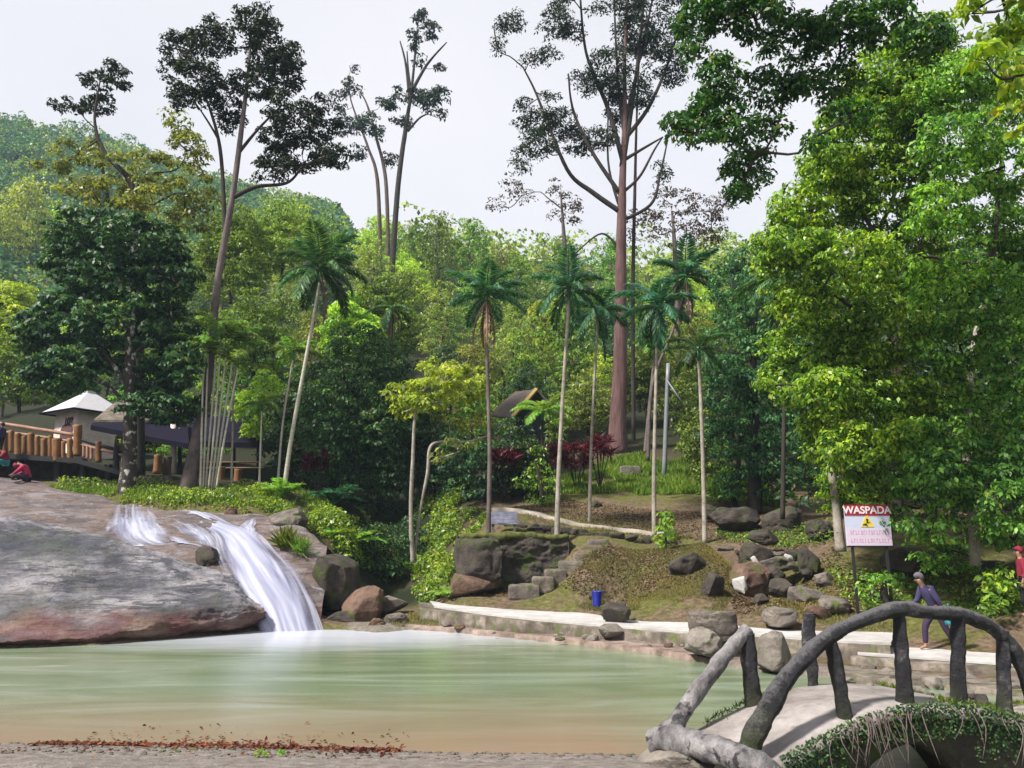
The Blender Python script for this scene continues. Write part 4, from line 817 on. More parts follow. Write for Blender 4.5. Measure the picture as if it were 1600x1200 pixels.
# stepped stone edging under the big trees
for k, (x0, x1, py, d) in enumerate([(215, 292, 752, 38.5), (225, 275, 744, 39.5), (150, 215, 772, 36)]):
    a, c = at(x0, py, d), at(x1, py, d); V, Q = box((a[0] + c[0]) / 2, d, a[2] - .25, c[0] - a[0], 1.2, .5, .04)
    build('stone_step', (V, Q), M['stone'], label=['flat grey stone step left of the leaning trunk', 'upper flat stone step behind the leaning trunk', 'flat stone slab at the foot of the blotched tree'][k], cat='step', smooth=False)

# rail beside the dark footpath in the middle
rd = thing('railing', foot(715, 778, 39), 'thin dark pipe railing along the shaded footpath left of the bench', 'railing')
for y_ in (-.0, .55): build('rail', tube([at(676, 738, 40) - [0, 0, y_], at(720, 752, 39) - [0, 0, y_], at(770, 768, 37.5) - [0, 0, y_]], [.035], 6, 12), M['darkpaint'], rd)
for px, py, d in ((680, 739, 40), (706, 747, 39.4), (732, 756, 38.7), (758, 765, 37.9)): build('post', tube([at(px, py, d), at(px, py, d) - [0, 0, 1.5]], [.06], 6), M['darkpaint'], rd)

# slab, pole, cabin roof
p = foot(985, 748, 44); m = mpp(985, 740, 44)
g = G(); g.add(*block(p + [0, 0, .28], (32 * m, .3, 19 * m), .05, .02)); build('marker_slab', g, M['stone_pale'], label='pale rectangular slab lying in the bright grass below the big trunk', cat='slab')
pl = thing('utility_pole', foot(1039, 750, 43), 'pale grey pole with a stay standing among the palms', 'pole')
build('shaft', tube([foot(1037, 750, 43) - [0, 0, .3], at(1041, 650, 43), at(1044, 568, 43)], [.14, .12, .11], 10, 6), M['pole'], pl)
build('stay', tube([at(1042, 594, 42.9), at(1064, 626, 42.2)], [.045], 6), M['pole'], pl)
cb = thing('cabin', foot(800, 700, 46), 'weathered cabin with a brown gable roof and ochre fascia hidden in foliage', 'cabin')
A1, A2, A3, A4 = at(762, 648, 46), at(800, 652, 44), at(838, 608, 45), at(805, 612, 48)
def slabq(P, th): P = np.array(P); Bq = P - [0, 0, th]; return np.concatenate([P, Bq]), [[0, 1, 2, 3], [7, 6, 5, 4], [0, 4, 5, 1], [1, 5, 6, 2], [2, 6, 7, 3], [3, 7, 4, 0]]
build('roof', slabq([A1, A2, A3, A4], .12), M['roof_old'], cb, smooth=False)
build('roof', slabq([A3 + [0.02, 0, 0], at(880, 650, 44.6), at(868, 648, 47.6), A4 + [.02, 0, 0]], .12), M['roof_old'], cb, smooth=False)
build('fascia', tube([A2 + [0, -.1, -.02], A3 + [0, -.1, -.02]], [.13], 4, 4), M['fascia'], cb, smooth=False)
V, Q = box(*((A2 + at(870, 652, 45.5)) / 2 + [0, 1.6, -1.2]), 2.2, 2.4, 3.6); build('wall', (V, Q), M['deep'], cb, smooth=False)
# ------------------------------------------------------------------ people
def skin(name, joints, edges, mat, parent, sub=2):
    """one continuous surface grown round a posed skeleton; joints: name -> (x, y, z, r)"""
    ks = list(joints); me = bpy.data.meshes.new(name); me.from_pydata([joints[k][:3] for k in ks], [(ks.index(a), ks.index(b_)) for a, b_ in edges], [])
    o = bpy.data.objects.new(name, me); C.objects.link(o)
    md = o.modifiers.new('skin', 'SKIN'); md.use_smooth_shade = True; o.modifiers.new('sub', 'SUBSURF').levels = sub
    for k, v in zip(ks, me.skin_vertices[0].data): r = joints[k][3]; v.radius = (r, r) if not isinstance(r, tuple) else r; v.use_root = k == ks[0]
    dg = bpy.context.evaluated_depsgraph_get(); dg.update(); m2 = bpy.data.meshes.new_from_object(o.evaluated_get(dg)); bpy.data.objects.remove(o)
    n = bpy.data.objects.new(name, m2); C.objects.link(n); n.parent = parent; m2.materials.clear(); m2.materials.append(mat)
    m2.polygons.foreach_set('use_smooth', np.ones(len(m2.polygons), bool)); return n
def chain(*names): return list(zip(names[:-1], names[1:]))
BODY = chain('pelvis', 'waist', 'chest', 'neck', 'head0', 'head1') + chain('chest', 'shl', 'ell', 'wrl', 'hnl') + chain('chest', 'shr', 'elr', 'wrr', 'hnr') + chain('pelvis', 'hil', 'knl', 'anl', 'tol') + chain('pelvis', 'hir', 'knr', 'anr', 'tor')
def person(loc, rz, sc, J, label, top, bottom, hairmat, sleeve=True, legs='an', cap=False):
    t = thing('person', loc, label, 'person'); t.rotation_euler = (0, 0, rz); t.scale = (sc,) * 3
    rad = dict(pelvis=.10, waist=.095, chest=.105, neck=.048, head0=.075, head1=.085, shl=.034, shr=.034, ell=.038, elr=.038, wrl=.027, wrr=.027, hnl=.03, hnr=.03, hil=.085, hir=.085, knl=.055, knr=.055, anl=.036, anr=.036, tol=.03, tor=.03)
    js = {k: (*v, rad[k]) for k, v in J.items()}
    skin('body', js, BODY, M['skin'], t)
    for s in 'lr':                                                     # fingers
        h, w_ = np.array(J['hn' + s]), np.array(J['wr' + s]); d = unit(h - w_); sd = unit(np.cross(d, [.3, .5, .8])); g = G()
        for k, ln in enumerate((.055, .065, .06, .048)): a = h + sd * (k - 1.5) * .017; g.add(*tube([a, a + d * ln * .6, a + d * ln - np.array([0, 0, .015])], [.009, .008, .006], 6, 6))
        g.add(*tube([h - d * .02 + sd * .03, h + sd * .055 + d * .02], [.010, .007], 6, 5))
        V, Q = g.get(); o = bpy.data.objects.new('fingers', quickmesh('fingers', V, Q, True)); C.objects.link(o); o.parent = t; o.data.materials.append(M['skin'])
    up = {k: (*J[k], r) for k, r in dict(waist=.125, pelvis=.128, chest=.138, shl=.10, shr=.10, ell=.058, elr=.058).items()}
    n = np.array(J['neck']); c = np.array(J['chest']); up['col'] = (*(c + (n - c) * .55), .065)
    ee = chain('pelvis', 'waist', 'chest', 'col') + chain('chest', 'shl', 'ell') + chain('chest', 'shr', 'elr')
    if sleeve:
        up['wl'] = (*(np.array(J['wrl']) * .8 + np.array(J['ell']) * .2), .04); up['wr'] = (*(np.array(J['wrr']) * .8 + np.array(J['elr']) * .2), .04); ee += [('ell', 'wl'), ('elr', 'wr')]
    skin('shirt', up, ee, top, t)
    lo = {k: (*J[k], r) for k, r in dict(pelvis=.122, hil=.108, hir=.108, knl=.075, knr=.075).items()}; ee = chain('pelvis', 'hil', 'knl') + chain('pelvis', 'hir', 'knr')
    if legs == 'an':
        for s in 'lr': lo['a' + s] = (*(np.array(J['an' + s]) * .9 + np.array(J['kn' + s]) * .1), .055); ee.append(('kn' + s, 'a' + s))
    skin('trousers', lo, ee, bottom, t)
    h0, h1 = np.array(J['head0']), np.array(J['head1']); ax = unit(h1 - h0)
    V, Q = cubesphere(10); f = unit(np.array([-1, 0, 0]) - ax * np.dot([-1, 0, 0], ax)); p = h1 + ax * .012 - f * .014
    W = V * .108; fr = (V @ f); k = np.clip((fr - .15) / .3, 0, 1) * (np.clip(-(V @ ax) + .55, 0, 1)); W = W * (1 - .5 * k)[:, None]
    o = bpy.data.objects.new('headscarf' if cap else 'hair', quickmesh('hair', W + p, Q, True)); C.objects.link(o); o.parent = t; o.data.materials.append(hairmat)
    side = np.cross(ax, f); g = G()
    for s in (-1, 1):
        V, Q = cubesphere(3); g.add(V * .011 + h1 + f * .083 + side * s * .03 - ax * .01, Q)
    V, Q = g.get(); o = bpy.data.objects.new('eyes', quickmesh('eyes', V, Q, True)); C.objects.link(o); o.parent = t; o.data.materials.append(M['black'])
    g = G(); V, Q = cubesphere(3); g.add(V * np.array([.018, .013, .02]) + h1 + f * .09 - ax * .035, Q); V, Q = g.get(); o = bpy.data.objects.new('nose', quickmesh('nose', V, Q, True)); C.objects.link(o); o.parent = t; o.data.materials.append(M['skin'])
    return t
# faces -X; metres for a 1.65 m person
walk = dict(pelvis=(.10, 0, .90), waist=(.02, 0, 1.05), chest=(-.08, 0, 1.25), neck=(-.16, 0, 1.40), head0=(-.20, 0, 1.47), head1=(-.23, 0, 1.56), shl=(-.08, -.17, 1.32), ell=(.04, -.22, 1.07), wrl=(.16, -.2, .90), hnl=(.19, -.19, .84),
    shr=(-.08, .17, 1.32), elr=(-.18, .21, 1.06), wrr=(-.34, .18, .98), hnr=(-.40, .17, .97), hil=(.10, -.09, .86), knl=(.22, -.09, .48), anl=(.44, -.09, .12), tol=(.36, -.09, .03), hir=(.10, .09, .86), knr=(-.14, .09, .50), anr=(-.16, .09, .08), tor=(-.30, .09, .03))
pp = onz(1462, 1016, .30)
person(pp, R(4), 1.0, walk, 'person in purple shirt and dark trousers striding left behind the bridge', M['c_purple'], M['c_violet'], M['c_grey'], cap=True)
g = G(); c = pp + np.array([.30, -.28, .72]); V, Q = rock(c, (.34, .16, .36), 3, 0, 0, 8, .12, .8, .02); g.add(V, Q); g.add(*tube([c + [-.06, 0, .15], c + [-.08, -.02, .30], c + [-.10, 0, .15]], [.012], 6, 10)); build('bag', g, M['c_teal'], label='teal cloth bag at the hip of the striding person', cat='bag')
sit = dict(pelvis=(.10, 0, .12), waist=(.08, 0, .28), chest=(-.04, 0, .47), neck=(-.16, 0, .56), head0=(-.22, 0, .58), head1=(-.30, 0, .57), shl=(-.04, -.16, .50), ell=(-.18, -.24, .32), wrl=(-.36, -.14, .22), hnl=(-.42, -.10, .20),
    shr=(-.04, .16, .50), elr=(-.18, .24, .32), wrr=(-.36, .14, .22), hnr=(-.42, .10, .20), hil=(.06, -.09, .12), knl=(-.22, -.34, .17), anl=(-.38, -.02, .07), tol=(-.42, .10, .05), hir=(.06, .09, .12), knr=(-.22, .34, .17), anr=(-.30, .04, .07), tor=(-.30, -.10, .05))
p = at(38, 752, 35.2)
person(p, R(12), 1.3, sit, 'person in pink shirt and dark trousers sitting hunched on the granite crest', M['c_pink'], M['c_dark'], M['c_red'], cap=True)
p = at(6, 728, 36.5)
person(p, R(40), 1.2, sit, 'person in red top and teal trousers sitting below the walkway at the left edge', M['c_red'], M['c_teal'], M['hair'])
stand = dict(walk); stand.update(pelvis=(0, 0, .90), waist=(0, 0, 1.06), chest=(0, 0, 1.27), neck=(-.01, 0, 1.42), head0=(-.02, 0, 1.49), head1=(-.03, 0, 1.58), shl=(0, -.18, 1.34), ell=(.02, -.24, 1.08), wrl=(-.06, -.23, .86), hnl=(-.08, -.23, .79), shr=(0, .18, 1.34), elr=(.02, .24, 1.08), wrr=(-.06, .23, .86), hnr=(-.08, .23, .79), hil=(0, -.09, .87), knl=(-.01, -.1, .48), anl=(.01, -.1, .08), tol=(-.12, -.1, .03), hir=(0, .09, .87), knr=(-.01, .1, .48), anr=(.01, .1, .08), tor=(-.12, .1, .03))
p = foot(1611, 1000, 18.6)
person(p, R(-20), .95, stand, 'person in a red headscarf cut off by the right edge of the picture', M['c_red'], M['c_dark'], M['c_red'], cap=True)
p = at(-2, 712, 38.6)
person(p, R(0), 1.0, stand, 'person in purple shirt standing at the log fence at the left edge', M['c_purple'], M['c_dark'], M['hair'])
# ------------------------------------------------------------------ trees
def pxpath(pts, d, dd=0):
    return [at(q[0], q[1], q[2] if len(q) > 2 else d + dd * i) for i, q in enumerate(pts)]
def twigs(g, blobs, src, r0, rs=rng, n=5):
    """limbs grown clump by clump, each from the nearest wood already there"""
    src = np.asarray(src); todo = [np.array(b_[:6]) for b_ in blobs]; nodes = src.copy()
    while todo:
        C_ = np.array([t[:3] for t in todo]); D2 = np.linalg.norm(C_[:, None] - nodes[None], axis=2) + .5 * np.maximum(nodes[None, :, 2] - C_[:, None, 2], 0)
        i, j = np.unravel_index(np.argmin(D2), D2.shape); b_ = todo.pop(int(i)); c, a = b_[:3], nodes[j]
        L = np.linalg.norm(c - a); mid = (a + c) / 2 + rs.normal(size=3) * L * .14 + np.array([0, 0, -.06 * L]); q = (mid + c) / 2 + rs.normal(size=3) * L * .08
        r = min(r0, .016 * L + .015); P = spline([a, mid, q, c], 9); g.add(*tube(P, [r, r * .7, r * .35], 5, 9, closed=False)); nodes = np.concatenate([nodes, P[4:]])
        for _ in range(n):
            e = c + unit(rs.normal(size=3)) * b_[3:6] * .85; k = P[6] if rs.random() < .5 else c; l2 = np.linalg.norm(e - k)
            g.add(*tube([k, (k + e) / 2 + rs.normal(size=3) * .12 * l2, e], [r * .35, r * .1], 4, 6, closed=False))
def hero(name, base, trunk, d, rad, blobs, label, cat, leaf, lmat, bmat, per, sr, dens=1., droop=.35, limbs=(), flat=.65, limb_r=.12, group=None, twn=4, wid=.45, depth=.9, jit=1.5, seg=40, brm=None):
    per = int(per * 1.7); dens = dens * {'l_sky': 2.4, 'l_pink': 2., 'l_bright': 5.2, 'l_over': 4.6}.get(lmat, 4.6 if 'right edge' in label else 2.2)
    t = thing(name, base, label, cat, group)
    P = trunk if isinstance(trunk, np.ndarray) else np.array(pxpath(trunk, d)); g = G(); g.add(*tube(P, rad, 10, seg, .12, 2., len(label))); build('trunk', g, M[bmat], t); g = G()
    src = [spline(P, 60)[int(.25 * 60):]]
    for l, r in limbs:
        L = np.array(pxpath(l, d)); g.add(*tube(L, r, 7, max(12, 5 * len(L)), .1, 2.)); src.append(spline(L, 20))
    B = pxblobs(blobs, d, dens, depth, jit, sr) if len(blobs[0]) < 6 else blobs
    twigs(g, B, np.concatenate(src), limb_r, n=twn)
    build('branches', g, M[brm or bmat], t)  # brm: darker bark painted on the limbs in place of backlighting
    cen = blob_centres(B); V, Q = clump_leaves(cen, sr, per, leaf, droop, flat, wid=wid)
    build('crown', (V, Q), M[lmat], t); return t, len(Q)
NL = 0
def H(*a, **k):
    global NL; t, n = hero(*a, **k); NL += n; return t

# --- left group
H('broadleaf_tree', foot(200, 768, 36), [(198, 772), (203, 690), (203, 600), (206, 480), (208, 385), (210, 320)], 36, [.42, .30, .26, .2, .12, .04],
  [(150, 365, 70, 40), (220, 375, 70, 36), (120, 420, 60, 42), (200, 435, 80, 40), (268, 430, 45, 46), (108, 500, 70, 42), (190, 505, 78, 42), (262, 510, 45, 42), (98, 580, 55, 38), (165, 560, 45, 26), (252, 585, 48, 40), (55, 525, 32, 40), (232, 632, 46, 28), (282, 640, 40, 32), (60, 590, 30, 30), (285, 570, 25, 40)],
  'big dark glossy tree with a white-blotched trunk left of the leaning trunk', 'tree', .26, 'l_dark', 'bark_blotch', 26, .42, 1.0, .5, limbs=[([(203, 610), (170, 560), (140, 530)], [.12, .05]), ([(203, 560), (245, 520), (268, 500)], [.1, .05]), ([(204, 640), (165, 600), (120, 590)], [.11, .05])], wid=.5)
H('canopy_tree', foot(218, 757, 41), [(218, 757), (216, 500), (214, 400), (207, 292), (166, 242), (148, 190), (156, 128)], 41, [.3, .28, .22, .18, .12, .08, .04],
  [(85, 250, 32, 22), (122, 240, 35, 22), (172, 258, 42, 22), (130, 292, 52, 24), (192, 300, 48, 26), (242, 270, 45, 30), (292, 235, 36, 35), (300, 295, 42, 32), (240, 320, 50, 26), (170, 335, 50, 22), (300, 340, 40, 24), (275, 195, 22, 26)],
  'olive-leaved tree rising behind the dark glossy tree with a bare curved leader', 'tree', .26, 'l_olive', 'bark_dark', 17, .45, .62, .3, limb_r=.1)
H('canopy_tree', foot(204, 757, 43), [(204, 757), (202, 520), (170, 320), (148, 200)], 43, [.2, .16, .12, .05],
  [(152, 165, 22, 16), (156, 128, 24, 16), (182, 108, 16, 14), (192, 135, 10, 12), (118, 165, 18, 12), (86, 166, 10, 8)], 'thin tree whose dark tufted top stands alone against the sky at far left', 'tree', .26, 'l_sky', 'bark_dark', 16, .38, .8, .2, twn=3)
H('tall_tree', foot(297, 768, 37), [(293, 772), (300, 730), (306, 690), (322, 620), (331, 540), (339, 450), (352, 370), (366, 290), (380, 180), (389, 100), (393, 25)], 37, [.46, .34, .28, .22, .19, .18, .17, .15, .12, .08, .03],
  [(280, 78, 28, 32), (302, 122, 45, 32), (332, 62, 40, 32), (287, 152, 26, 24), (348, 148, 32, 28), (395, 42, 34, 34), (420, 72, 30, 42), (442, 112, 32, 34), (398, 130, 36, 30), (456, 90, 18, 26), (452, 172, 38, 28), (500, 198, 34, 28), (472, 242, 48, 28), (438, 212, 36, 28), (522, 242, 24, 22), (362, 190, 22, 22), (425, 265, 30, 22), (500, 165, 14, 16)],
  'tallest left tree with a leaning mauve trunk and dark airy crown against the sky', 'tree', .20, 'l_sky', 'bark_mauve', 20, .36, .85, .2, brm='bark_dark',
  limbs=[([(352, 370), (345, 240), (328, 170), (310, 130)], [.12, .05]), ([(362, 310), (400, 292), (450, 285), (475, 255)], [.13, .05]), ([(372, 240), (405, 200), (440, 165)], [.1, .04]), ([(340, 215), (325, 190), (305, 160)], [.07, .03])], limb_r=.07, twn=3)
# --- trees on the skyline
H('skyline_tree', foot(612, 425, 97), [(612, 430), (622, 290), (634, 200), (643, 140), (650, 70), (654, 25)], 97, [.42, .36, .3, .2, .14, .07],
  [(655, 25, 12, 10), (668, 48, 18, 12), (650, 55, 11, 10), (643, 72, 8, 6), (655, 95, 7, 8), (688, 102, 8, 11), (642, 150, 30, 12), (612, 158, 17, 12), (666, 160, 24, 12), (686, 150, 17, 14), (630, 186, 17, 10), (690, 178, 6, 5)],
  'black-looking tree with a split bare top standing highest on the skyline', 'tree', .55, 'l_sky', 'bark_dark', 14, .8, .8, .3, limbs=[([(640, 155), (634, 100), (625, 64)], [.25, .08]), ([(645, 140), (668, 100), (698, 66)], [.28, .08]), ([(637, 205), (655, 185), (668, 178)], [.2, .08]), ([(642, 145), (638, 110), (636, 80)], [.2, .08])], limb_r=.2, twn=2, depth=1.)
H('skyline_tree', foot(590, 425, 108), [(595, 430), (590, 285), (575, 230), (556, 180), (547, 150), (545, 120)], 108, [.32, .28, .2, .15, .1, .07],
  [(545, 140, 17, 15), (526, 150, 10, 9), (542, 200, 17, 16), (528, 178, 8, 10), (560, 240, 14, 13), (555, 108, 5, 4), (536, 170, 8, 8)], 'thin hazy tree forking left beside the black-looking skyline tree', 'tree', .5, 'l_sky', 'bark', 13, .8, .75, .3, limb_r=.15, twn=2, depth=1.)
H('skyline_tree', foot(607, 425, 106), [(607, 430), (603, 285), (588, 215), (574, 165), (562, 142)], 106, [.32, .28, .22, .15, .08],
  [(576, 195, 18, 18), (590, 212, 12, 12), (598, 160, 6, 8), (610, 250, 12, 14), (565, 190, 12, 10)], 'thin hazy tree with a broken top between the other two skyline trees', 'tree', .5, 'l_sky', 'bark', 13, .8, .75, .3, limb_r=.15, twn=2, depth=1.)
# --- the giant in the middle
H('giant_tree', foot(965, 706, 50), [(965, 712), (966, 640), (969, 560), (970, 430), (972, 300), (976, 200), (976, 100), (980, 0), (984, -120)], 50, [.70, .54, .46, .40, .28, .19, .13, .09, .04],
  [(800, 36, 24, 16), (776, 70, 10, 12), (845, 92, 28, 12), (868, 32, 24, 28), (895, 50, 20, 15), (930, 12, 14, 9), (952, 105, 34, 30), (925, 135, 18, 22), (955, 140, 22, 20), (842, 190, 33, 22), (838, 230, 28, 26), (815, 258, 13, 12), (872, 195, 28, 26), (902, 222, 24, 22), (942, 215, 24, 20), (965, 175, 18, 26), (992, 50, 30, 44), (1042, 60, 34, 40), (1052, 112, 24, 22), (985, 10, 30, 22), (1002, 150, 18, 26), (1036, 268, 10, 18), (815, 165, 10, 12), (900, 120, 8, 10), (860, 150, 14, 8), (880, -20, 30, 20), (960, -40, 40, 25), (1040, -20, 40, 30)],
  'giant reddish-trunked tree with an airy crown rising out of the middle of the picture', 'tree', .22, 'l_sky', 'bark_red', 24, .55, 1.15, .3,
  limbs=[([(972, 260), (985, 180), (997, 90), (1012, -60)], [.22, .07]), ([(974, 255), (950, 170), (925, 110), (912, 60), (903, -60)], [.2, .06]), ([(968, 330), (925, 300), (888, 268), (855, 190), (835, 140), (817, 105)], [.2, .05]), ([(968, 302), (922, 232), (895, 170), (888, 115)], [.17, .05]),
         ([(978, 215), (1015, 165), (1045, 95), (1062, 40)], [.18, .05]), ([(975, 250), (1005, 232), (1036, 214)], [.14, .05]), ([(974, 300), (1000, 275), (1022, 235), (1035, 215)], [.12, .05]), ([(972, 345), (1018, 318), (1032, 270), (1042, 225)], [.14, .05]), ([(969, 390), (940, 365), (900, 395)], [.1, .04]), ([(976, 220), (965, 120), (958, -40)], [.14, .05]), ([(977, 190), (1000, 90), (1030, -50)], [.14, .05]), ([(970, 330), (950, 250), (953, 120)], [.12, .04])], limb_r=.06, twn=6, brm='bark_dark')
H('slender_tree', foot(992, 706, 54), [(990, 706), (989, 450), (992, 300), (995, 180), (1002, 20)], 54, [.15, .14, .12, .09, .04],
  [(1000, 60, 22, 30), (1010, 120, 14, 20), (990, 20, 16, 16)], 'slender straight tree close behind the giant reddish trunk', 'tree', .26, 'l_sky', 'bark_dark', 14, .5, .6, .3, twn=2)
H('rusty_tree', foot(1060, 690, 62), [(1060, 690), (1058, 500), (1055, 400), (1050, 330)], 62, [.3, .26, .2, .08],
  [(1000, 350, 40, 30), (1050, 320, 40, 24), (1090, 330, 40, 30), (1120, 320, 30, 22), (1060, 370, 50, 24), (1120, 365, 30, 26), (1030, 300, 16, 10)], 'thin rusty-leaved tree behind the rightmost tall palm', 'tree', .26, 'l_pink', 'bark_mauve', 13, .55, .5, .3)
H('rusty_tree', foot(880, 600, 75), [(888, 600), (886, 450), (882, 380), (876, 300)], 75, [.35, .3, .22, .08],
  [(880, 320, 30, 30), (865, 290, 10, 10), (895, 330, 14, 20), (815, 305, 22, 22), (800, 285, 18, 14), (775, 320, 18, 16)], 'thin rusty-leaved tree on the ridge left of the giant trunk', 'tree', .3, 'l_pink', 'bark_mauve', 12, .6, .45, .3)

# --- the bright drooping trees on the right
H('drooping_tree', foot(1310, 858, 22.5), [(1314, 862, 22.5), (1306, 790, 22.5), (1296, 700, 22.9), (1300, 600, 23.4), (1330, 480, 23.6), (1370, 370, 23.4), (1420, 250, 23), (1440, 190, 22.6)], 22, [.15, .11, .10, .12, .10, .08, .05, .03],
  [(1330, 235, 70, 50), (1385, 160, 66, 56), (1450, 130, 60, 60), (1290, 320, 80, 46), (1375, 300, 80, 60), (1240, 395, 62, 36), (1330, 400, 86, 48), (1420, 410, 70, 60), (1300, 480, 90, 40), (1262, 540, 70, 40), (1222, 580, 36, 20), (1330, 560, 70, 46), (1285, 610, 50, 36), (1390, 520, 70, 60), (1320, 670, 44, 40), (1345, 740, 36, 34), (1355, 640, 50, 46), (1310, 620, 30, 40), (1410, 620, 50, 50), (1380, 110, 60, 40), (1440, 70, 60, 40), (1330, 180, 50, 30), (1300, 270, 60, 36), (1250, 340, 50, 30), (1210, 380, 36, 20), (1420, 180, 60, 50), (1250, 470, 60, 30), (1240, 620, 30, 20), (1290, 660, 40, 34), (1280, 700, 26, 30), (1370, 770, 50, 20), (1325, 700, 40, 40), (1298, 770, 14, 34), (1305, 720, 20, 30), (1340, 790, 24, 12), (1390, 690, 40, 40), (1200, 600, 20, 12), (1368, 795, 22, 14), (1205, 420, 30, 16)],
  'bright green leafy tree drooping over the warning sign', 'tree', .14, 'l_bright', 'bark_pale', 26, .31, .56, .95, limbs=[([(1300, 610), (1330, 590), (1420, 540)], [.08, .03]), ([(1330, 480), (1280, 440), (1230, 410)], [.07, .03]), ([(1370, 370), (1330, 300), (1310, 240)], [.07, .03])], limb_r=.05, flat=.75, twn=3, jit=1.8, wid=.52, brm='bark_dark')
H('drooping_tree', foot(1524, 880, 20.5), [(1524, 884, 20.5), (1518, 800, 20.5), (1510, 700, 21.2), (1520, 560, 22), (1545, 420, 22.3), (1560, 300, 22.3), (1570, 200, 22)], 20.8, [.13, .10, .09, .10, .09, .06, .03],
  [(1500, 230, 70, 60), (1570, 260, 60, 60), (1520, 330, 70, 56), (1590, 380, 50, 60), (1480, 430, 60, 56), (1560, 470, 66, 56), (1500, 540, 70, 50), (1590, 570, 50, 56), (1470, 620, 60, 46), (1550, 650, 70, 46), (1440, 690, 50, 40), (1510, 720, 60, 40), (1590, 730, 50, 50), (1420, 745, 40, 34), (1480, 780, 44, 36), (1560, 790, 50, 44), (1528, 836, 22, 26), (1640, 450, 60, 120), (1640, 700, 60, 100), (1450, 740, 40, 40), (1600, 160, 60, 50), (1430, 250, 60, 50), (1480, 150, 60, 50), (1550, 110, 60, 50), (1620, 60, 60, 60), (1470, 330, 50, 50), (1400, 820, 40, 24), (1590, 840, 50, 30), (1450, 830, 40, 24)],
  'dense mid-green tree with a pale thin trunk at the right edge behind the footbridge', 'tree', .14, 'l_mid', 'bark_pale', 26, .31, .50, .95, limbs=[([(1545, 420), (1480, 405), (1440, 400)], [.08, .03]), ([(1560, 300), (1555, 380), (1550, 440)], [.06, .04])], limb_r=.05, flat=.75, twn=3, jit=2.0, wid=.52, brm='bark_dark')
# canopy hanging in from a tree whose trunk stands outside the right edge
tb = at(1900, 940, 17.)
tb[2] = float(gz(tb[:1], tb[1:2])[0])
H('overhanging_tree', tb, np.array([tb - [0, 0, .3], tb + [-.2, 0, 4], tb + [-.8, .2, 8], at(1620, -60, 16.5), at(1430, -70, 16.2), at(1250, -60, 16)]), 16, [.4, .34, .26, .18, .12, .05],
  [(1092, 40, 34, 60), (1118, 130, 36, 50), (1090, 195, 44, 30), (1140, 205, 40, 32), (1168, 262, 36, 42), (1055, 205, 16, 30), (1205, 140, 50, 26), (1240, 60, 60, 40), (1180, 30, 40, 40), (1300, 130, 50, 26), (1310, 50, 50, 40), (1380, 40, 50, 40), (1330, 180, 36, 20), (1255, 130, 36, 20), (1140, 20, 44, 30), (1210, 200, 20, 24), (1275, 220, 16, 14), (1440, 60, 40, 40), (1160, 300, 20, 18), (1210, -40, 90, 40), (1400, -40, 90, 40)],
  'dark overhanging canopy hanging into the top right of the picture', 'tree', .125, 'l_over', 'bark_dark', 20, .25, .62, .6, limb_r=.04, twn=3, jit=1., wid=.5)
tb = np.array([9.6, 8.8, 0.]); tb[2] = float(gz(tb[:1], tb[1:2])[0])
H('overhanging_tree', tb, np.array([tb - [0, 0, .3], tb + [-.1, 0, 3], tb + [-.5, .1, 5.5], at(1680, -60, 9.2), at(1600, -50, 9.)]), 9, [.3, .25, .18, .07, .03],
  [(1570, 40, 50, 40), (1540, 95, 26, 22), (1585, 120, 26, 40), (1520, 20, 26, 26), (1600, 180, 16, 30), (1660, 80, 50, 70), (1580, -30, 60, 30)],
  'nearest overhanging branch with large yellow-green leaves in the top right corner', 'tree', .15, 'l_near', 'bark_dark', 12, .2, .5, .8, limb_r=.03, twn=3, jit=.5, wid=.5)
# dark creeper-covered trees between palms and bright tree
H('creeper_tree', foot(1180, 800, 33), [(1180, 802), (1178, 700), (1175, 560), (1180, 440), (1190, 390)], 33, [.3, .26, .22, .15, .06],
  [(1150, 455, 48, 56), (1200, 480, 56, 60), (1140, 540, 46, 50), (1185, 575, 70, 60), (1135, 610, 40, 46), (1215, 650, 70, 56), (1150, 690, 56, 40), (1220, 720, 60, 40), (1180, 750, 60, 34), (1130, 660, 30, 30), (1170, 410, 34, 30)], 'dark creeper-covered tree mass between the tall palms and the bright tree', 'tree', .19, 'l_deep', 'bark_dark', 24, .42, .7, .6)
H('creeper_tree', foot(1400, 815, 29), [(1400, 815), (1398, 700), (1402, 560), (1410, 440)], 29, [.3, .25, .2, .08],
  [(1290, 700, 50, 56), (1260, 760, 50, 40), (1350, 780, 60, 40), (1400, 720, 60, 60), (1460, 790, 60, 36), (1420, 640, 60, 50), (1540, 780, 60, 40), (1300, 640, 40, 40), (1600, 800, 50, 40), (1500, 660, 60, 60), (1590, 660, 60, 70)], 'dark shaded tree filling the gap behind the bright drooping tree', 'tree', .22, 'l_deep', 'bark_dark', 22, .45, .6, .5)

# --- mid-ground bushes and small trees
def bush(px, py, w, h, d, lm, label, leaf=.2, per=22, sr=.45, dens=.8, n=7, name='broadleaf_bush', cat='bush', tr=.1, bm='bark_dark', lowest=.0):
    bl = []
    rs_ = random.Random(px * 7 + py)
    for k in range(n):
        f = (k + .5) / n; y = py - h * (.12 + .78 * f); ww = w * .5 * (math.sin(PI * (.22 + .66 * f)))
        for s in ((-1, 1) if ww > 30 else (0,)): bl.append((px + s * ww * rs_.uniform(.3, .6), y + rs_.uniform(-8, 8), ww * .62, h * .13 + 8, rs_.uniform(-1.2, 1.2)))
    return H(name, foot(px, py, d), [(px, py + 4), (px + rs_.uniform(-6, 6), py - h * .4), (px + rs_.uniform(-10, 10), py - h * .9)], d, [tr * 1.3, tr, tr * .3], bl, label, cat, leaf, lm, bm, per, sr, dens, .45, twn=2, limb_r=.05)
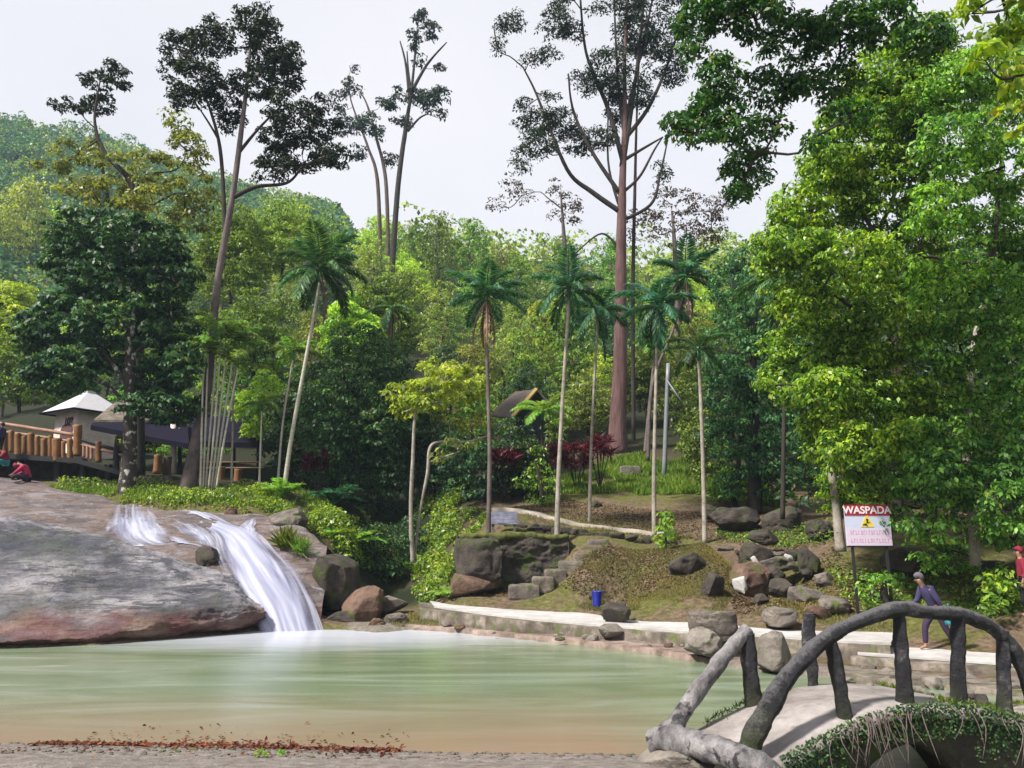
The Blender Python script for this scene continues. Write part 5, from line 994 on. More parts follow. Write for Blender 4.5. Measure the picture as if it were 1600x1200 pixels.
bush(560, 775, 190, 270, 40, 'l_deep', 'dark blue-green bushy tree behind the fern bank in the centre left')
bush(585, 915, 110, 90, 33.5, 'l_deep', 'dark leafy undergrowth inside the mouth of the gully', leaf=.17, dens=.8, n=5)  # dark bush added to deepen the shade in the gully
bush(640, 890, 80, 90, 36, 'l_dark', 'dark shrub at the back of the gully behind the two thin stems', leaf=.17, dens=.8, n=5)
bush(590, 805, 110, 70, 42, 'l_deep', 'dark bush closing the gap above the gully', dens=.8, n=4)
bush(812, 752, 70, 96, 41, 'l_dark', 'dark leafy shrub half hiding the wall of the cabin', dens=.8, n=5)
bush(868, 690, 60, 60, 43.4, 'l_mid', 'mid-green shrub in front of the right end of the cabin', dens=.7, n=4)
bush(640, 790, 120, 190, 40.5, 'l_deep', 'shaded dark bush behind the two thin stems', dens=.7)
bush(480, 770, 130, 190, 43, 'l_dark', 'dark bush between the leaning pale palm and the centre bush')
bush(590, 560, 120, 120, 52, 'l_mid', 'mid-green bushy crown above the centre dark bush')
bush(545, 560, 90, 90, 50, 'l_yellow', 'yellow-green bush below the dark drooping palm crown', leaf=.26)
bush(420, 700, 90, 120, 46, 'l_yellow', 'yellow-leaved sapling between the pale canes and the leaning palm', leaf=.24, dens=.5)
bush(395, 590, 100, 130, 50, 'l_mid', 'mid-green tree above the canes', dens=.7)
bush(360, 470, 120, 150, 56, 'l_mid', 'mid-green crown in front of the tall leaning trunk', dens=.7)
bush(440, 430, 110, 130, 58, 'l_olive', 'olive crown right of the tall leaning trunk', dens=.7)
bush(720, 800, 90, 130, 38.5, 'l_dark', 'dark shrub behind the thin pipe railing', dens=.6)
bush(800, 790, 90, 130, 39.5, 'l_dark', 'dark thicket behind the bench below the cabin roof', dens=.7)
bush(845, 800, 66, 90, 37, 'l_mid', 'small round-leaved shrub left of the red-leaved plants', leaf=.17, dens=.5)
bush(30, 640, 120, 130, 56, 'l_mid', 'mid-green bush left of the hut', dens=.7)
bush(15, 560, 100, 120, 60, 'l_yellow', 'yellow-green tree at the left edge above the hut', leaf=.26, dens=.7)
bush(110, 640, 90, 90, 60, 'l_mid', 'mid-green bush right behind the hut roof', dens=.7)
bush(300, 740, 120, 60, 56, 'l_mid', 'leafy green bush seen through the open pavilion', dens=.6, n=4)
bush(200, 740, 110, 70, 58, 'l_bright', 'bright green bush seen between hut and pavilion', leaf=.26, dens=.6, n=4)
bush(1100, 760, 70, 130, 42, 'l_mid', 'mid-green shrub right of the grey pole', leaf=.2, dens=.6)
bush(1000, 640, 80, 120, 58, 'l_mid', 'mid-green shrub right behind the giant trunk', dens=.6)
bush(920, 690, 80, 110, 52, 'l_olive', 'olive shrub left behind the giant trunk', dens=.6)
bush(1150, 790, 100, 60, 35, 'l_bright', 'bright low bush at the edge of the grassy slope', leaf=.2, dens=.6, n=4)
bush(1040, 858, 34, 50, 28.6, 'l_fern', 'bright sapling with big leaves by the dry-stone wall', leaf=.22, per=9, sr=.25, dens=.8, n=4, name='sapling', cat='sapling', tr=.03)
bush(1480, 900, 110, 60, 21.6, 'l_mid', 'leafy shrub on the bank behind the striding person', leaf=.14, sr=.3, dens=.5, n=4)
bush(1570, 960, 80, 70, 19.5, 'l_bright', 'bright low shrub on the bank beside the red headscarf', leaf=.14, sr=.3, dens=.5, n=4)
bush(1385, 945, 90, 50, 20.6, 'l_mid', 'low weeds around the right post of the sign', leaf=.12, sr=.26, dens=.5, n=3)

# small bright tree with two thin stems at the gully
H('gully_tree', foot(645, 880, 33), [(645, 880), (642, 800), (645, 720), (650, 640), (668, 600)], 33, [.10, .09, .08, .06, .03],
  [(700, 590, 46, 20), (660, 610, 36, 22), (730, 610, 34, 20), (690, 625, 44, 18), (640, 640, 26, 24), (620, 620, 22, 18), (735, 585, 24, 14), (680, 570, 30, 12)], 'small bright-leaved tree on a thin stem leaning over the dark gully', 'tree', .24, 'l_yellow', 'bark_pale', 18, .38, .75, .6, limb_r=.03, wid=.5)
H('gully_tree', foot(665, 885, 33.4), [(648, 872), (656, 800), (668, 740), (672, 700), (690, 690), (730, 690), (764, 680)], 33.2, [.06, .06, .075, .075, .06, .045, .03],
  [(700, 660, 30, 14), (740, 665, 26, 12), (720, 690, 24, 14), (690, 715, 20, 12), (755, 650, 18, 12)], 'crooked pale branch tree reaching right to the mauve palm trunk', 'tree', .22, 'l_olive', 'bark_pale', 12, .36, .5, .9, limb_r=.03)

# ------------------------------------------------------------------ palms
def palm(base, top, d, r, fl, n, label, bm='bark_pale', lm='l_palm', skirt=0, elev=(75, -35), droop=1.6, ll=.42, lean=0, group=None, hang=.35, dead='l_dead', name='palm', mids=()):
    b0 = at(*base, d); tp = at(*top, d); b0[2] -= .25
    t = thing(name, b0 + [0, 0, .25], label, 'palm', group)
    rs = np.random.default_rng(int(base[0]))
    pts = [b0] + [at(*q, d) for q in mids] + [tp]
    build('trunk', tube(pts, [r * 1.25, r, r * .85, r * .75], 9, 30, .08, 2.5, int(base[0])), M[bm], t)
    sh_ = tp + np.array([0, 0, fl * .32]); build('crownshaft', tube([tp - [0, 0, .1], tp + [0, 0, fl * .14], sh_], [r * .8, r * .95, r * .4], 8, 6), M['l_palm'], t)
    for k in range(n):
        f = k / max(1, n - 1); el = R(elev[0] + (elev[1] - elev[0]) * f + rs.normal() * 6); az = k * 2.39996 + rs.normal() * .15
        V, Q = frond(tp + [0, 0, fl * .22], az, el, fl * (.85 + .25 * rs.random()), droop * (.75 + .4 * rs.random()), 64, ll * fl * .74, .026 * fl, hang + .25 * f, .02 * fl)
        build('frond', (V, Q), M[lm], t)
    for k in range(skirt):
        az = k * 2.4 + rs.normal() * .3; V, Q = frond(tp + [0, 0, fl * .1], az, R(-55 - 20 * rs.random()), fl * (.8 + .3 * rs.random()), .6, 24, ll * fl * .35, .05 * fl, .8, .03 * fl)
        build('dead_frond', (V, Q), M[dead], t)
    return t
PG = 'tall palms along the upper footpath'
palm((763, 828), (760, 478), 30, .082, 1.95, 15, 'palm with mauve trunk and brown dead skirt behind the bench', 'bark_mauve', skirt=5, elev=(85, -5), group=PG, mids=((765, 700), (761, 560)))
palm((870, 832), (889, 466), 30, .088, 1.95, 15, 'palm with pale curved trunk right of the bench terrace', 'bark_pale', elev=(88, -30), group=PG, mids=((873, 740), (880, 610)))
palm((921, 815), (934, 500), 33, .068, 1.95, 13, 'thin pale palm with one frond hanging straight down before the giant trunk', 'bark_pale', elev=(60, -15), skirt=1, dead='l_palm', group=PG, mids=((923, 720), (928, 610)))
palm((1022, 828), (1028, 495), 30, .078, 1.95, 16, 'palm with a drooping frond crown right of the giant trunk', 'bark_pale', elev=(85, -50), group=PG, mids=((1022, 740), (1025, 600)))
palm((1012, 712), (1072, 448), 37, .075, 2.3, 15, 'highest palm of the row with a long brown dead frond', 'bark_mauve', elev=(88, -5), skirt=3, group=PG, mids=((1020, 600), (1050, 520)))
palm((1101, 838), (1092, 560), 28.5, .08, 1.5, 11, 'palm with pale trunk whose crown is lost in the dark creepers', 'bark_pale', lm='l_deep', elev=(60, -20), group=PG, mids=((1099, 740), (1096, 650)))
palm((1008, 700), (1024, 545), 45, .10, 1.6, 10, 'bare mauve trunk leaning behind the drooping palm', 'bark_mauve', lm='l_mid', elev=(60, -20), mids=((1014, 640),))
palm((444, 760), (500, 440), 37, .10, 2.8, 17, 'leaning palm with a pale slanting trunk and dark high crown on the left', 'cane', lm='l_deep', elev=(85, -20), mids=((456, 680), (478, 560)), skirt=1)
palm((434, 757), (458, 560), 38, .06, 1.6, 10, 'thin pale stem standing left of the leaning palm', 'cane', lm='l_mid', elev=(70, 0), mids=((442, 660),))
palm((610, 700), (612, 490), 46, .12, 1.9, 9, 'dark low palm with an orange dead frond in the forest', 'bark_dark', lm='l_deep', elev=(70, -40), skirt=2)
palm((845, 745), (848, 655), 38, .08, 1.75, 9, 'yellow-green feather palm growing beside the cabin roof', 'bark_dark', lm='l_fern', elev=(60, 0), name='feather_palm')
palm((1222, 800), (1228, 452), 27.5, .07, 2.2, 7, 'dark palm buried in the creepers with hanging brown fronds', 'bark_dark', lm='l_deep', elev=(30, -30), skirt=4, dead='l_dead')
palm((405, 765), (409, 640), 37, .05, 1.2, 9, 'short thin stem right of the white canes', 'cane', lm='l_mid', elev=(60, 0))
palm((362, 762), (366, 540), 37, .05, 1.5, 9, 'single thin mottled stem right of the white canes', 'bark_pale', lm='l_mid', elev=(60, 0))
# clump of pale canes
cl = thing('cane_palm', foot(325, 765, 36.2), 'clump of thin white cane stems fanning up beside the leaning trunk', 'palm')
for k, (x0, x1, yt) in enumerate([(313, 318, 540), (317, 326, 520), (321, 338, 560), (326, 346, 530), (330, 354, 545), (334, 364, 560), (338, 372, 575)]):
    d = 36.2 + .12 * (k % 3); r = .052
    build('cane', tube([at(x0, 764, d), at((x0 * 1.1 + x1 * .9) / 2, 670, d), at(x1, yt, d)], [r, r, r * .7], 7, 16, .05, 4, k), M['cane'], cl)
    for j in range(4):
        V, Q = frond(at(x1, yt, d), k * 1.3 + j * 1.6 + .3, R(72 - 14 * j), 2.1, 1.7, 24, .5, .07, .4, .02); build('frond', (V, Q), M['l_fern' if (k + j) % 3 == 0 else 'l_mid'], cl)
# red cordylines
for k, (px, py, h, d, lb) in enumerate([(868, 742, 56, 40, 'dark red cordyline shrub left of the thin pale palm'), (900, 742, 50, 40.4, 'lowest dark red cordyline shrub in the middle of three'), (936, 735, 58, 40.8, 'dark red cordyline shrub right of the thin pale palm'), (497, 742, 34, 38.5, 'small red-leaved plant at the left end of the centre bush'), (786, 742, 46, 38, 'dim red cordyline in the shade behind the mauve palm trunk')]):
    t = thing('cordyline', foot(px, py, d), lb, 'shrub'); m = mpp(px, py, d); g = G(); g2 = G(); b0 = foot(px, py, d)
    for j in range(6):
        e = at(px + random.uniform(-18, 18), py - h * random.uniform(.35, .8), d + random.uniform(-.4, .4)); g.add(*tube([b0, (b0 + e) / 2 + [0, 0, .05], e], [.03, .02], 5, 6)); n = 46
        dd = unit(rng.normal(size=(n, 3)) + [0, 0, .7]); L = rng.uniform(.4, .75, n); g2.add(*leafquads(e + dd * L[:, None] * .5, dd, rng.normal(size=(n, 3)), L, L * .16))
    build('stem', g, M['bark_dark'], t); build('foliage', g2, M['l_red'], t)
print('hero leaves', NL)
# ------------------------------------------------------------------ forest on the slopes: a few kinds of tree, copied one by one
def proto(kind, h, w, nb, leaf, per, sr, lm, bm, seed, name, shape=.5, flat=.65, droop=.4, low=.25):
    rs = np.random.default_rng(seed); t = thing(name, (0, 0, 0), kind, 'tree'); g = G()
    P = spline([[0, 0, -1.0], [rs.normal() * .2, rs.normal() * .2, h * .3], [rs.normal() * .4, rs.normal() * .4, h * .65], [rs.normal() * .5, rs.normal() * .5, h * .92]], 20)
    g.add(*tube(P, [.022 * h, .018 * h, .012 * h, .004 * h], 7, 20, .1, 1.5, seed)); bl = []
    for k in range(nb):
        f = low + (1 - low) * (k + .5) / nb; rr = w / 2 * math.sin(PI * min(1, max(.06, (f - low) / (1 - low) * .78 + .2))) ** shape; a = k * 2.4 + rs.normal() * .4; q = rr * rs.uniform(.35, .8) * (1 - .6 * max(0, f - .8) / .2)
        s = rs.uniform(.8, 1.25); bl.append((q * math.cos(a), q * math.sin(a), h * (f - .06), w * .21 * s, w * .21 * s, h * .085 * s + .3, int(12 * s)))
    twigs(g, bl, P, .08, rs, 2); build('trunk', g, M[bm], t)
    V, Q = clump_leaves(blob_centres(bl, rs), sr, per, leaf, droop, flat, rs); build('crown', (V, Q), M[lm], t)
    return t, len(Q)
KINDS = []
for spec in (
    ('dark green dense tree in the forest behind the palms', 11, 8, 16, .34, 30, .75, 'l_dark', 'bark_dark', 1, 'forest_tree'),
    ('mid-green bushy tree in the forest behind the palms', 10, 8.5, 16, .33, 30, .75, 'l_mid', 'bark', 2, 'forest_tree'),
    ('yellow-green rounded tree in the forest behind the palms', 9.5, 8, 15, .33, 30, .75, 'l_yellow', 'bark', 3, 'forest_tree'),
    ('olive feathery tree in the forest behind the palms', 11, 7, 15, .28, 28, .65, 'l_olive', 'bark', 4, 'forest_tree'),
    ('blue-green spreading tree in the forest behind the palms', 10, 9, 16, .36, 28, .8, 'l_deep', 'bark_dark', 5, 'forest_tree'),
    ('tall bright green tree in the forest behind the palms', 13, 7, 18, .32, 28, .7, 'l_mid', 'bark_mauve', 6, 'forest_tree')):
    KINDS.append(proto(*spec)[0])
used = set(); FG = 'trees of the forest on the slope'
def plant(kind, x, y, s, sz=1., rot=None, label=None, group=FG, sink=.0):
    o = KINDS[kind]
    if kind in used: o = copy_tree(o)
    used.add(kind)
    o.location = (x, y, float(gz(np.array([x]), np.array([y]))[0]) - sink); o.scale = (s, s, s * sz); o.rotation_euler = (0, 0, random.uniform(0, 6.28) if rot is None else rot); o['group'] = group
    if label: o['label'] = label
    return o
nf = 0
rf_ = random.Random(11)
for d, step in ((58, 6.2), (66, 6.4), (74, 6.6), (83, 6.8), (93, 7.0), (103, 7.4), (113, 8.)):
    x0, x1 = at(-60, 500, d)[0], at(1660, 500, d)[0]; x = x0 + rf_.uniform(0, step)
    while x < x1:
        xx, yy = x + rf_.uniform(-1.5, 1.5), d + rf_.uniform(-2.5, 2.5); px = 800 + xx / yy * 1208 * .95
        x += step
        if px < 330 and d < 70 and rf_.random() < .6: continue
        if px < 200 and d > 70: 
            if rf_.random() < .35: continue
        r = rf_.random()
        if px > 1120: k = 0 if r < .45 else 4 if r < .8 else 1
        elif d > 85: k = (2, 1, 3, 2, 5)[int(r * 5)]
        elif px < 480: k = (1, 2, 4, 1, 5)[int(r * 5)]
        else: k = (0, 1, 3, 3, 4, 1, 2)[int(r * 7)]
        s = rf_.uniform(.62, .98) * (1.08 if d > 85 else .92)
        plant(k, xx, yy, s, rf_.uniform(.85, 1.15)); nf += 1
for px, d, k, s in ((1150, 44, 0, .62), (1260, 41, 0, .72), (1340, 38, 4, .75), (1430, 36, 0, .8), (1520, 35, 4, .8), (1600, 34, 0, .85), (1690, 33, 4, .8), (1210, 50, 4, .85), (1310, 48, 0, .95), (1410, 46, 1, 1.), (1500, 45, 0, 1.05), (1600, 44, 4, 1.1), (1700, 44, 0, 1.1), (1360, 56, 4, 1.2), (1560, 56, 0, 1.3), (520, 48, 4, .6), (660, 47, 0, .62), (740, 49, 1, .6), (600, 54, 0, .66), (700, 56, 3, .62), (820, 54, 0, .55), (480, 54, 1, .66), (420, 58, 4, .7), (780, 60, 3, .66), (860, 58, 3, .6), (1100, 52, 1, .62), (1050, 58, 3, .62)):
    p = foot(px, 700, d); plant(k, p[0], d, s, 1.05, label=KINDS[k]['label'])
# pale domed trees low on the left hill
for k, (px, d, s, lb) in enumerate(((25, 165, 2.2, 'big pale yellow domed tree on the left hillside'), (66, 172, 1.6, 'smaller pale domed tree right of the big yellow dome on the left'), (-22, 150, 1.8, 'pale yellow tree cut by the left edge below the big dome'), (78, 140, 1.2, 'low pale olive tree at the foot of the left hill'))):
    p = at(px, 480, d); plant(2 if k < 3 else 3, p[0], d, s, 1.2, label=lb, group='pale domed trees on the left hill')
# the far wooded hill: one mass
def far_wood(name, spots, lm, label, leaf, n):
    cs, szs = [], []
    for x, y, s in spots:
        z = float(gz(np.array([x]), np.array([y]))[0]); d_ = unit(rng.normal(size=(n, 3))); d_[:, 2] = np.abs(d_[:, 2])
        u_ = 1 + .3 * vnoise(d_ * 2.2 + x, 2)
        cs.append(np.array([x, y, z + s * .35]) + d_ * u_[:, None] * np.array([s * .55, s * .55, s * .75]))
    P = np.concatenate(cs); k = len(P); N = unit(rng.normal(size=(k, 3)) + [0, -.3, .7]); D = rng.normal(size=(k, 3)); L = leaf * rng.uniform(.6, 1.3, k)
    return build(name, leafquads(P, D, N, L, L * .6), M[lm], kind='stuff', label=label, cat='forest', loc=(0, 0, 0))
sp1, sp2 = [], []
for _ in range(900):
    d = rng.uniform(128, 300); px = rng.uniform(-160, 520); x = (px - 800) / 1208 * d / .95
    (sp1 if rng.random() < .6 else sp2).append((x, d, rng.uniform(6, 12)))
far_wood('far_forest', sp1, 'l_far', 'hazy blue-green forest covering the far hill on the left', 1.25, 230)
far_wood('far_forest', sp2, 'l_mid', 'lighter green patches of forest on the far left hill', 1.15, 230)
sp3 = [((rng.uniform(480, 1750) - 800) / 1208 * d / .95, d, rng.uniform(6, 11)) for d in rng.uniform(120, 150, 120)]
far_wood('ridge_forest', sp3, 'l_olive', 'forest along the ridge behind the palms', 1.0, 200)

# ------------------------------------------------------------------ ground cover
def scatter(region, n, d=None):
    """random points of the ground inside a convex outline surveyed as (px, py, depth)"""
    P = np.array([at(*q)[:2] for q in region]); lo, hi = P.min(0), P.max(0); out = np.empty((0, 2))
    while len(out) < n:
        q = rng.uniform(lo, hi, (n * 2, 2)); out = np.concatenate([out, q[poly_dist(q[:, 0], q[:, 1], P) < 0]])
    q = out[:n]; return np.concatenate([q, gz(q[:, 0], q[:, 1])[:, None]], 1)
def cover(name, specs, lm, label, cat, blade=False):
    g = G()
    for region, n, sz, hgt in specs:
        P = scatter(region, n); k = len(P); dn = vnoise(P * .9, 4) + .5 * vnoise(P * 3, 6); P = P[dn > -.35]; k = len(P); hh = np.clip(.5 + vnoise(P * .7, 9), .15, 1.3)
        if blade:
            D = unit(rng.normal(size=(k, 3)) * .45 + [0, 0, 1]); L = sz * rng.uniform(.5, 1.3, k); P = P + D * L[:, None] * .45; N = unit(rng.normal(size=(k, 3)) * [1, 1, .2]); g.add(*leafquads(P, D, N, L, L * .14))
        else:
            P = P + np.stack([rng.normal(size=k) * .05, rng.normal(size=k) * .05, rng.random(k) * hgt * hh], 1); N = unit(rng.normal(size=(k, 3)) * .6 + [0, -.4, .7]); D = unit(rng.normal(size=(k, 3)) + [0, 0, -.3]); L = sz * rng.uniform(.6, 1.4, k); g.add(*leafquads(P, D, N, L, L * .5))
    return build(name, g, M[lm], kind='stuff', label=label, cat=cat, loc=(0, 0, 0))
BANK = [(90, 772, 36), (200, 775, 34.5), (330, 803, 33.2), (440, 818, 31.8), (540, 840, 31.5), (560, 800, 36.5), (420, 765, 38), (90, 762, 37.5)]
GULLY = [(655, 930, 28.8), (705, 905, 28.6), (740, 840, 31), (770, 800, 35), (700, 775, 41), (650, 780, 42), (640, 850, 36)]
OVER = [(500, 850, 31), (545, 850, 30.8), (600, 835, 34), (640, 800, 38), (560, 785, 39), (480, 800, 34)]
cover('ground_cover', [(BANK, 15000, .13, .55), (OVER, 9000, .17, .9), (GULLY, 15000, .15, .7)], 'l_bright', 'bright leafy creepers covering the stream bank', 'ground cover')
cover('ground_cover', [([(1290, 860, 24), (1420, 865, 23), (1620, 880, 21), (1620, 960, 18.8), (1420, 945, 20), (1320, 930, 21)], 7000, .10, .3), ([(1120, 815, 31), (1300, 820, 28), (1300, 850, 25.5), (1120, 840, 29)], 2500, .12, .3)], 'l_mid', 'weeds and creepers on the earth bank behind the sign', 'ground cover')
cover('grass', [([(870, 765, 40), (1120, 775, 38), (1220, 800, 34), (1180, 740, 45), (1000, 715, 49), (880, 735, 45)], 26000, .42, 0), ([(100, 775, 35.5), (330, 800, 33.5), (520, 830, 32.2), (520, 780, 38), (300, 760, 38), (60, 760, 37)], 9000, .32, 0)], 'grass', 'bright tall grass on the slope below the giant trunk', 'grass', True)
cover('short_grass', [([(880, 920, 27.4), (1000, 945, 24.6), (1130, 960, 22.6), (1150, 880, 25.3), (1100, 848, 28.6), (950, 848, 29), (900, 870, 28)], 52000, .075, 0), ([(850, 938, 27.4), (930, 930, 26.4), (1000, 940, 24.6), (1000, 958, 23.9), (900, 946, 26)], 6000, .09, 0), ([(725, 834, 30), (880, 832, 30.4), (940, 840, 30.2), (1090, 842, 29.5), (1040, 822, 33), (860, 812, 34)], 9000, .10, 0), ([(1150, 950, 21.8), (1390, 975, 19.4), (1400, 930, 21), (1300, 900, 23)], 8000, .09, 0), ([(610, 968, 25), (700, 960, 24.8), (700, 952, 25.2), (640, 950, 27)], 2500, .10, 0)], 'dry_grass', 'short sparse grass on the mound above the concrete path', 'grass', True)
def litter(region, n):
    P = scatter(region, n); k = len(P); P[:, 2] += .015 + .02 * rng.random(k); L = rng.uniform(.05, .12, k); return leafquads(P, rng.normal(size=(k, 3)) * [1, 1, .3], rng.normal(size=(k, 3)) * .5 + [0, 0, 1], L, L * .5)
g = G()
for reg, n in (([(870, 920, 27.4), (1000, 940, 24.6), (1150, 900, 24.8), (1100, 850, 28.6), (950, 850, 29), (890, 880, 27.6)], 7000), ([(780, 800, 34), (860, 775, 39), (1100, 800, 34), (1290, 830, 27), (1290, 850, 25.5), (1090, 840, 29), (900, 812, 33)], 8000), ([(1130, 880, 25), (1300, 860, 25), (1400, 900, 22), (1400, 960, 20), (1150, 950, 22)], 4500), ([(700, 932, 28.6), (740, 920, 28.8), (860, 915, 28.5), (860, 936, 27.5), (700, 939, 28)], 1200)):
    g.add(*litter(reg, n))
build('leaf_litter', g, M['litter2'], kind='stuff', label='dry leaves and twigs littering the earth slopes above the path', cat='leaf litter', loc=(0, 0, 0))
P = np.stack([rng.uniform(-8.2, -1.4, 5200), rng.normal(size=5200) * .16 * (1 + (rng.random(5200) < .12) * 2.5) + 10.62, np.zeros(5200)], 1); P[:, 1] += .16 * vnoise(P * np.array([.55, 0, 0]) + 2, 13); P[:, 1] += .12 * vnoise(P * np.array([1.2, 0, 0]), 3) + np.abs(rng.normal(size=5200)) * -.08; P[:, 2] = np.maximum(gz(P[:, 0], P[:, 1]), 0) + .012 + .02 * rng.random(5200)
P = P[vnoise(P * np.array([1.1, 0, 0]) + 5, 7) > -.45]; k = len(P); L = rng.uniform(.035, .10, k)
PB = np.stack([rng.uniform(-9, 3, 700), rng.uniform(9.6, 10.9, 700), np.zeros(700)], 1); PB[:, 2] = gz(PB[:, 0], PB[:, 1]); gp = G()
for q in PB[PB[:, 2] > .015]: r_ = rng.uniform(.012, .035); V, Q = cubesphere(2); gp.add(V * r_ * np.array([1.3, 1, .7]) + q, Q)
build('shore_pebbles', gp, M['stone'], kind='stuff', label='small grey pebbles scattered over the near gravel shore', cat='pebbles', loc=(0, 0, 0))
build('fallen_leaves', leafquads(P, rng.normal(size=(k, 3)) * [1, 1, .15], rng.normal(size=(k, 3)) * .35 + [0, 0, 1], L, L * .5), M['litter'], kind='stuff', label='band of red-brown fallen leaves along the near shore', cat='fallen leaves', loc=(0, 0, 0))
# creepers and roots on the footbridge
g = G(); gr_ = G()
for k in range(4200):
    s = rng.uniform(.25, ds[-1]); 
    if rng.random() > .35 + .65 * (vnoise(np.array([[s * 1.3, 2., 0]]), 4)[0] > -.2): continue
    zt_ = float(dtop(s)); hang = min(abs(rng.normal()) * .24, max(.05, zt_ - za - .02 - .1 * rng.random()) if abs(s - sc_) < ha else 9)
    p = br(np.array(s), np.array(-.19 - rng.random() * .05), np.array(zt_ + .02 - hang)); g.add(*leafquads(p[None], unit(rng.normal(size=(1, 3)) + [0, -.3, -.5]), rng.normal(size=(1, 3)) * .5 + [0, -.8, .5], rng.uniform(.03, .06, 1), .026))
for k in range(34):
    s = rng.choice([ds[2] + .1, 1.1, 1.35, 1.9, 2.6, 3.3]) + rng.normal() * .16; zt_ = float(dtop(s)); L = rng.uniform(.15, .62)
    a = br(np.array(s), np.array(-.2), np.array(zt_)); gr_.add(*tube([a, a + [rng.normal() * .06, -.1, -L * .4], a + [rng.normal() * .1, -.12 - rng.random() * .05, -L]], [.008, .006, .003], 4, 7))
build('creepers', g, M['l_dark'], kind='stuff', label='small-leaved creepers draped over the side of the footbridge', cat='creepers', loc=(0, 0, 0))
build('hanging_roots', gr_, M['bark_mauve'], kind='stuff', label='dry roots and grass hanging from the footbridge edge', cat='roots', loc=(0, 0, 0))
k = 2600; s = rng.uniform(.0, ds[-1] - .3, k); t = np.where(rng.random(k) < .6, -.1 + np.abs(rng.normal(size=k)) * .07, bw_ + .1 - np.abs(rng.normal(size=k)) * .06); P = br(s, t, dtop(s) + .0); keep = vnoise(P * 1.6, 3) > .0; P = P[keep]; k = len(P)
D = unit(rng.normal(size=(k, 3)) * .6 + [0, 0, 1]); L = rng.uniform(.03, .10, k); build('bridge_moss', leafquads(P + D * L[:, None] * .4, D, rng.normal(size=(k, 3)) * [1, 1, .2], L, L * .2), M['grass'], kind='stuff', label='moss and tufts of grass along the deck edges of the footbridge', cat='moss', loc=(0, 0, 0))
# single plants that stand out
def tuft(px, py, d, n, L, lm, label, name='grass_tuft', cat='plant', w=.12, spread=.6, up=1.):
    b0 = foot(px, py, d); D = unit(rng.normal(size=(n, 3)) * spread + [0, 0, up]); LL = L * rng.uniform(.6, 1.2, n); build(name, leafquads(b0 + D * LL[:, None] * .5, D, rng.normal(size=(n, 3)) * [1, 1, .3], LL, LL * w), M[lm], label=label, cat=cat)
def slabpt(px, py, d): return at(px, py, d)
for px, py, d, L, lb in ((446, 852, 28.6, .8, 'bright grass tuft growing from the rock beside the fall'), (470, 862, 28.2, .6, 'lower grass tuft on the rock right of the fall')):
    b0 = at(px, py, d); n = 150; D = unit(rng.normal(size=(n, 3)) * .6 + [0, -.2, .8]); LL = L * rng.uniform(.5, 1.2, n); build('grass_tuft', leafquads(b0 + D * LL[:, None] * .5, D, rng.normal(size=(n, 3)) * [1, 1, .3], LL, LL * .10), M['grass'], label=lb, cat='grass tuft')
def fern(px, py, d, n, L, lm, label):
    b0 = foot(px, py, d); t = thing('fern', b0, label, 'fern')
    for k in range(n):
        V, Q = frond(b0, k * 2.4, R(62 - 30 * random.random()), L * random.uniform(.8, 1.2), 1.3, 22, .36 * L, .06 * L, .2, .012); build('frond', (V, Q), M[lm], t)
fern(440, 775, 35.5, 11, 1.3, 'l_fern', 'yellow-green fern at the foot of the leaning palm')
fern(545, 830, 32.5, 10, 1.5, 'l_fern', 'bright fern on the bank edge above the dark gully')
fern(610, 805, 35, 9, 1.5, 'l_fern', 'fern right of the bright one above the gully')
fern(520, 770, 37.5, 11, 1.7, 'l_palm', 'dark fern under the centre bush')
fern(700, 930, 28.4, 9, .8, 'l_fern', 'small fern at the right rim of the gully')
fern(830, 690, 41, 10, 1.6, 'l_palm', 'dark fern below the feather palm')
for px, py, d, L, lb in ((408, 1196, 8.6, .14, 'small green seedling on the near gravel shore'), (440, 1192, 8.9, .10, 'tiny seedling right of the first on the near shore')):
    p = onz(px, py, .1); p[2] = float(gz(p[:1], p[1:2])[0]); n = 26; D = unit(rng.normal(size=(n, 3)) * .6 + [0, 0, .8]); LL = L * rng.uniform(.6, 1.2, n); build('seedling', leafquads(p + D * LL[:, None] * .6, D, rng.normal(size=(n, 3)), LL * .6, LL * .25), M['l_fern'], label=lb, cat='seedling')
print('forest trees', nf)
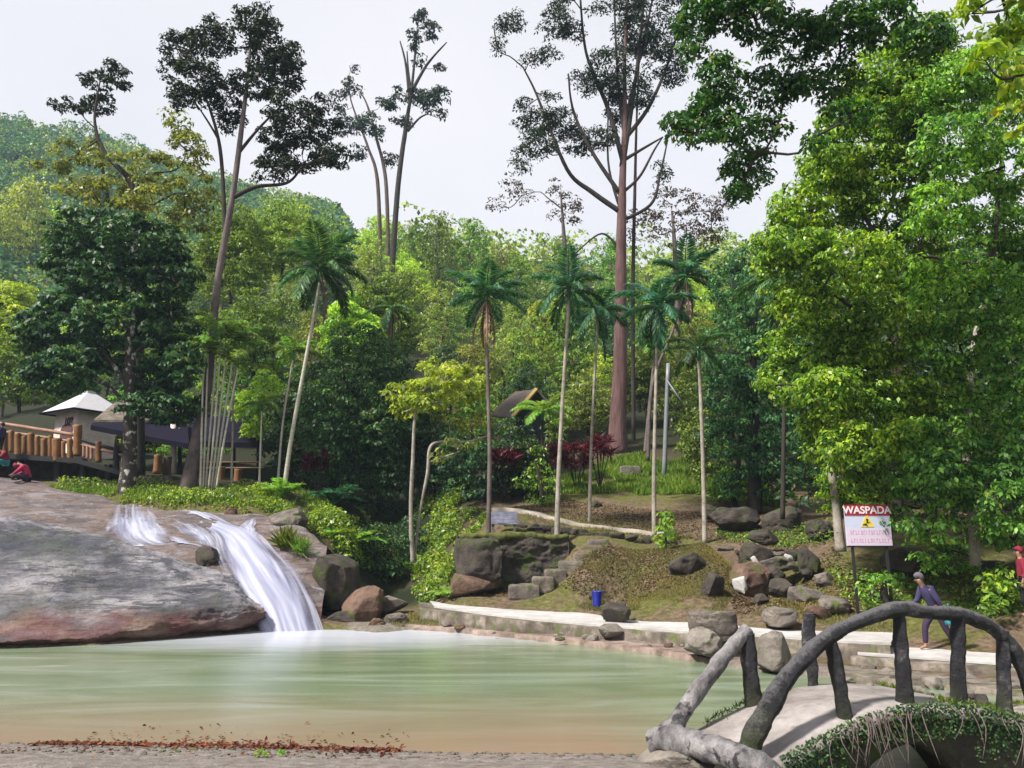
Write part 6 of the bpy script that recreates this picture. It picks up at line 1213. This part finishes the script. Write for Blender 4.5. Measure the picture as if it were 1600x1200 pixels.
# ------------------------------------------------------------------ light, sky, camera
SUN_EL, SUN_AZ = R(50), R(-122)                     # azimuth measured from +Y (the way the camera looks) towards +X
w = bpy.data.worlds.new('World'); bpy.context.scene.world = w; w.use_nodes = True
nt = w.node_tree; bg = nt.nodes['Background']; bg.inputs[1].default_value = .069
sky = nt.nodes.new('ShaderNodeTexSky'); sky.sky_type = 'NISHITA'; sky.sun_disc = False; sky.sun_elevation = SUN_EL; sky.sun_rotation = SUN_AZ
mx = nt.nodes.new('ShaderNodeMix'); mx.data_type = 'RGBA'; mx.inputs[0].default_value = .9
tc = nt.nodes.new('ShaderNodeTexCoord'); nz = nt.nodes.new('ShaderNodeTexNoise'); nz.inputs['Scale'].default_value = 1.9; nz.inputs['Detail'].default_value = 4
nt.links.new(tc.outputs['Generated'], nz.inputs['Vector'])
rp = nt.nodes.new('ShaderNodeValToRGB'); rp.color_ramp.elements[0].position = .3; rp.color_ramp.elements[0].color = (6.7, 6.8, 7.35, 1); rp.color_ramp.elements[1].position = .7; rp.color_ramp.elements[1].color = (8.3, 8.1, 8.4, 1)
nt.links.new(nz.outputs[0], rp.inputs[0]); nt.links.new(sky.outputs[0], mx.inputs[6]); nt.links.new(rp.outputs[0], mx.inputs[7]); nt.links.new(mx.outputs[2], bg.inputs[0])
sl = bpy.data.lights.new('sun', 'SUN'); sl.energy = 5.0; sl.angle = R(6); sl.color = (1, .95, .87)
so = bpy.data.objects.new('sun', sl); C.objects.link(so)
sd = Vector((math.sin(SUN_AZ) * math.cos(SUN_EL), math.cos(SUN_AZ) * math.cos(SUN_EL), math.sin(SUN_EL)))
so.rotation_euler = (-sd).to_track_quat('-Z', 'Y').to_euler(); so.location = sd * 60
if HAZE:
    b = bpy.data.materials.new('haze'); b.use_nodes = True; b.node_tree.nodes.clear()
    v = b.node_tree.nodes.new('ShaderNodeVolumePrincipled'); v.inputs['Color'].default_value = (.58, .78, 1, 1); v.inputs['Density'].default_value = HAZE; v.inputs['Anisotropy'].default_value = 0.
    o_ = b.node_tree.nodes.new('ShaderNodeOutputMaterial'); b.node_tree.links.new(v.outputs[0], o_.inputs['Volume'])
    build('haze', box(0, 185, 88, 820, 450, 184), b, kind='stuff', smooth=False)
cam = bpy.data.cameras.new('camera'); co = bpy.data.objects.new('camera', cam); C.objects.link(co)
cam.sensor_width = 36; cam.lens = 36 * F / 1600; cam.clip_end = 2000; cam.clip_start = .05
co.location = (0, 0, EYE); co.rotation_euler = (R(90) + PITCH, 0, 0)
sc = bpy.context.scene; sc.camera = co; sc.render.resolution_x, sc.render.resolution_y = 1024, 768
vs = sc.view_settings; vs.view_transform = 'Standard'; vs.look = 'None'; vs.exposure = EXPO; vs.gamma = 1
sc.render.engine = 'CYCLES'; cy = sc.cycles; cy.use_denoising = True; cy.max_bounces = 6; cy.diffuse_bounces = 1; cy.glossy_bounces = 3; cy.transmission_bounces = 4; cy.transparent_max_bounces = 8; cy.volume_bounces = 1; cy.sample_clamp_indirect = 6
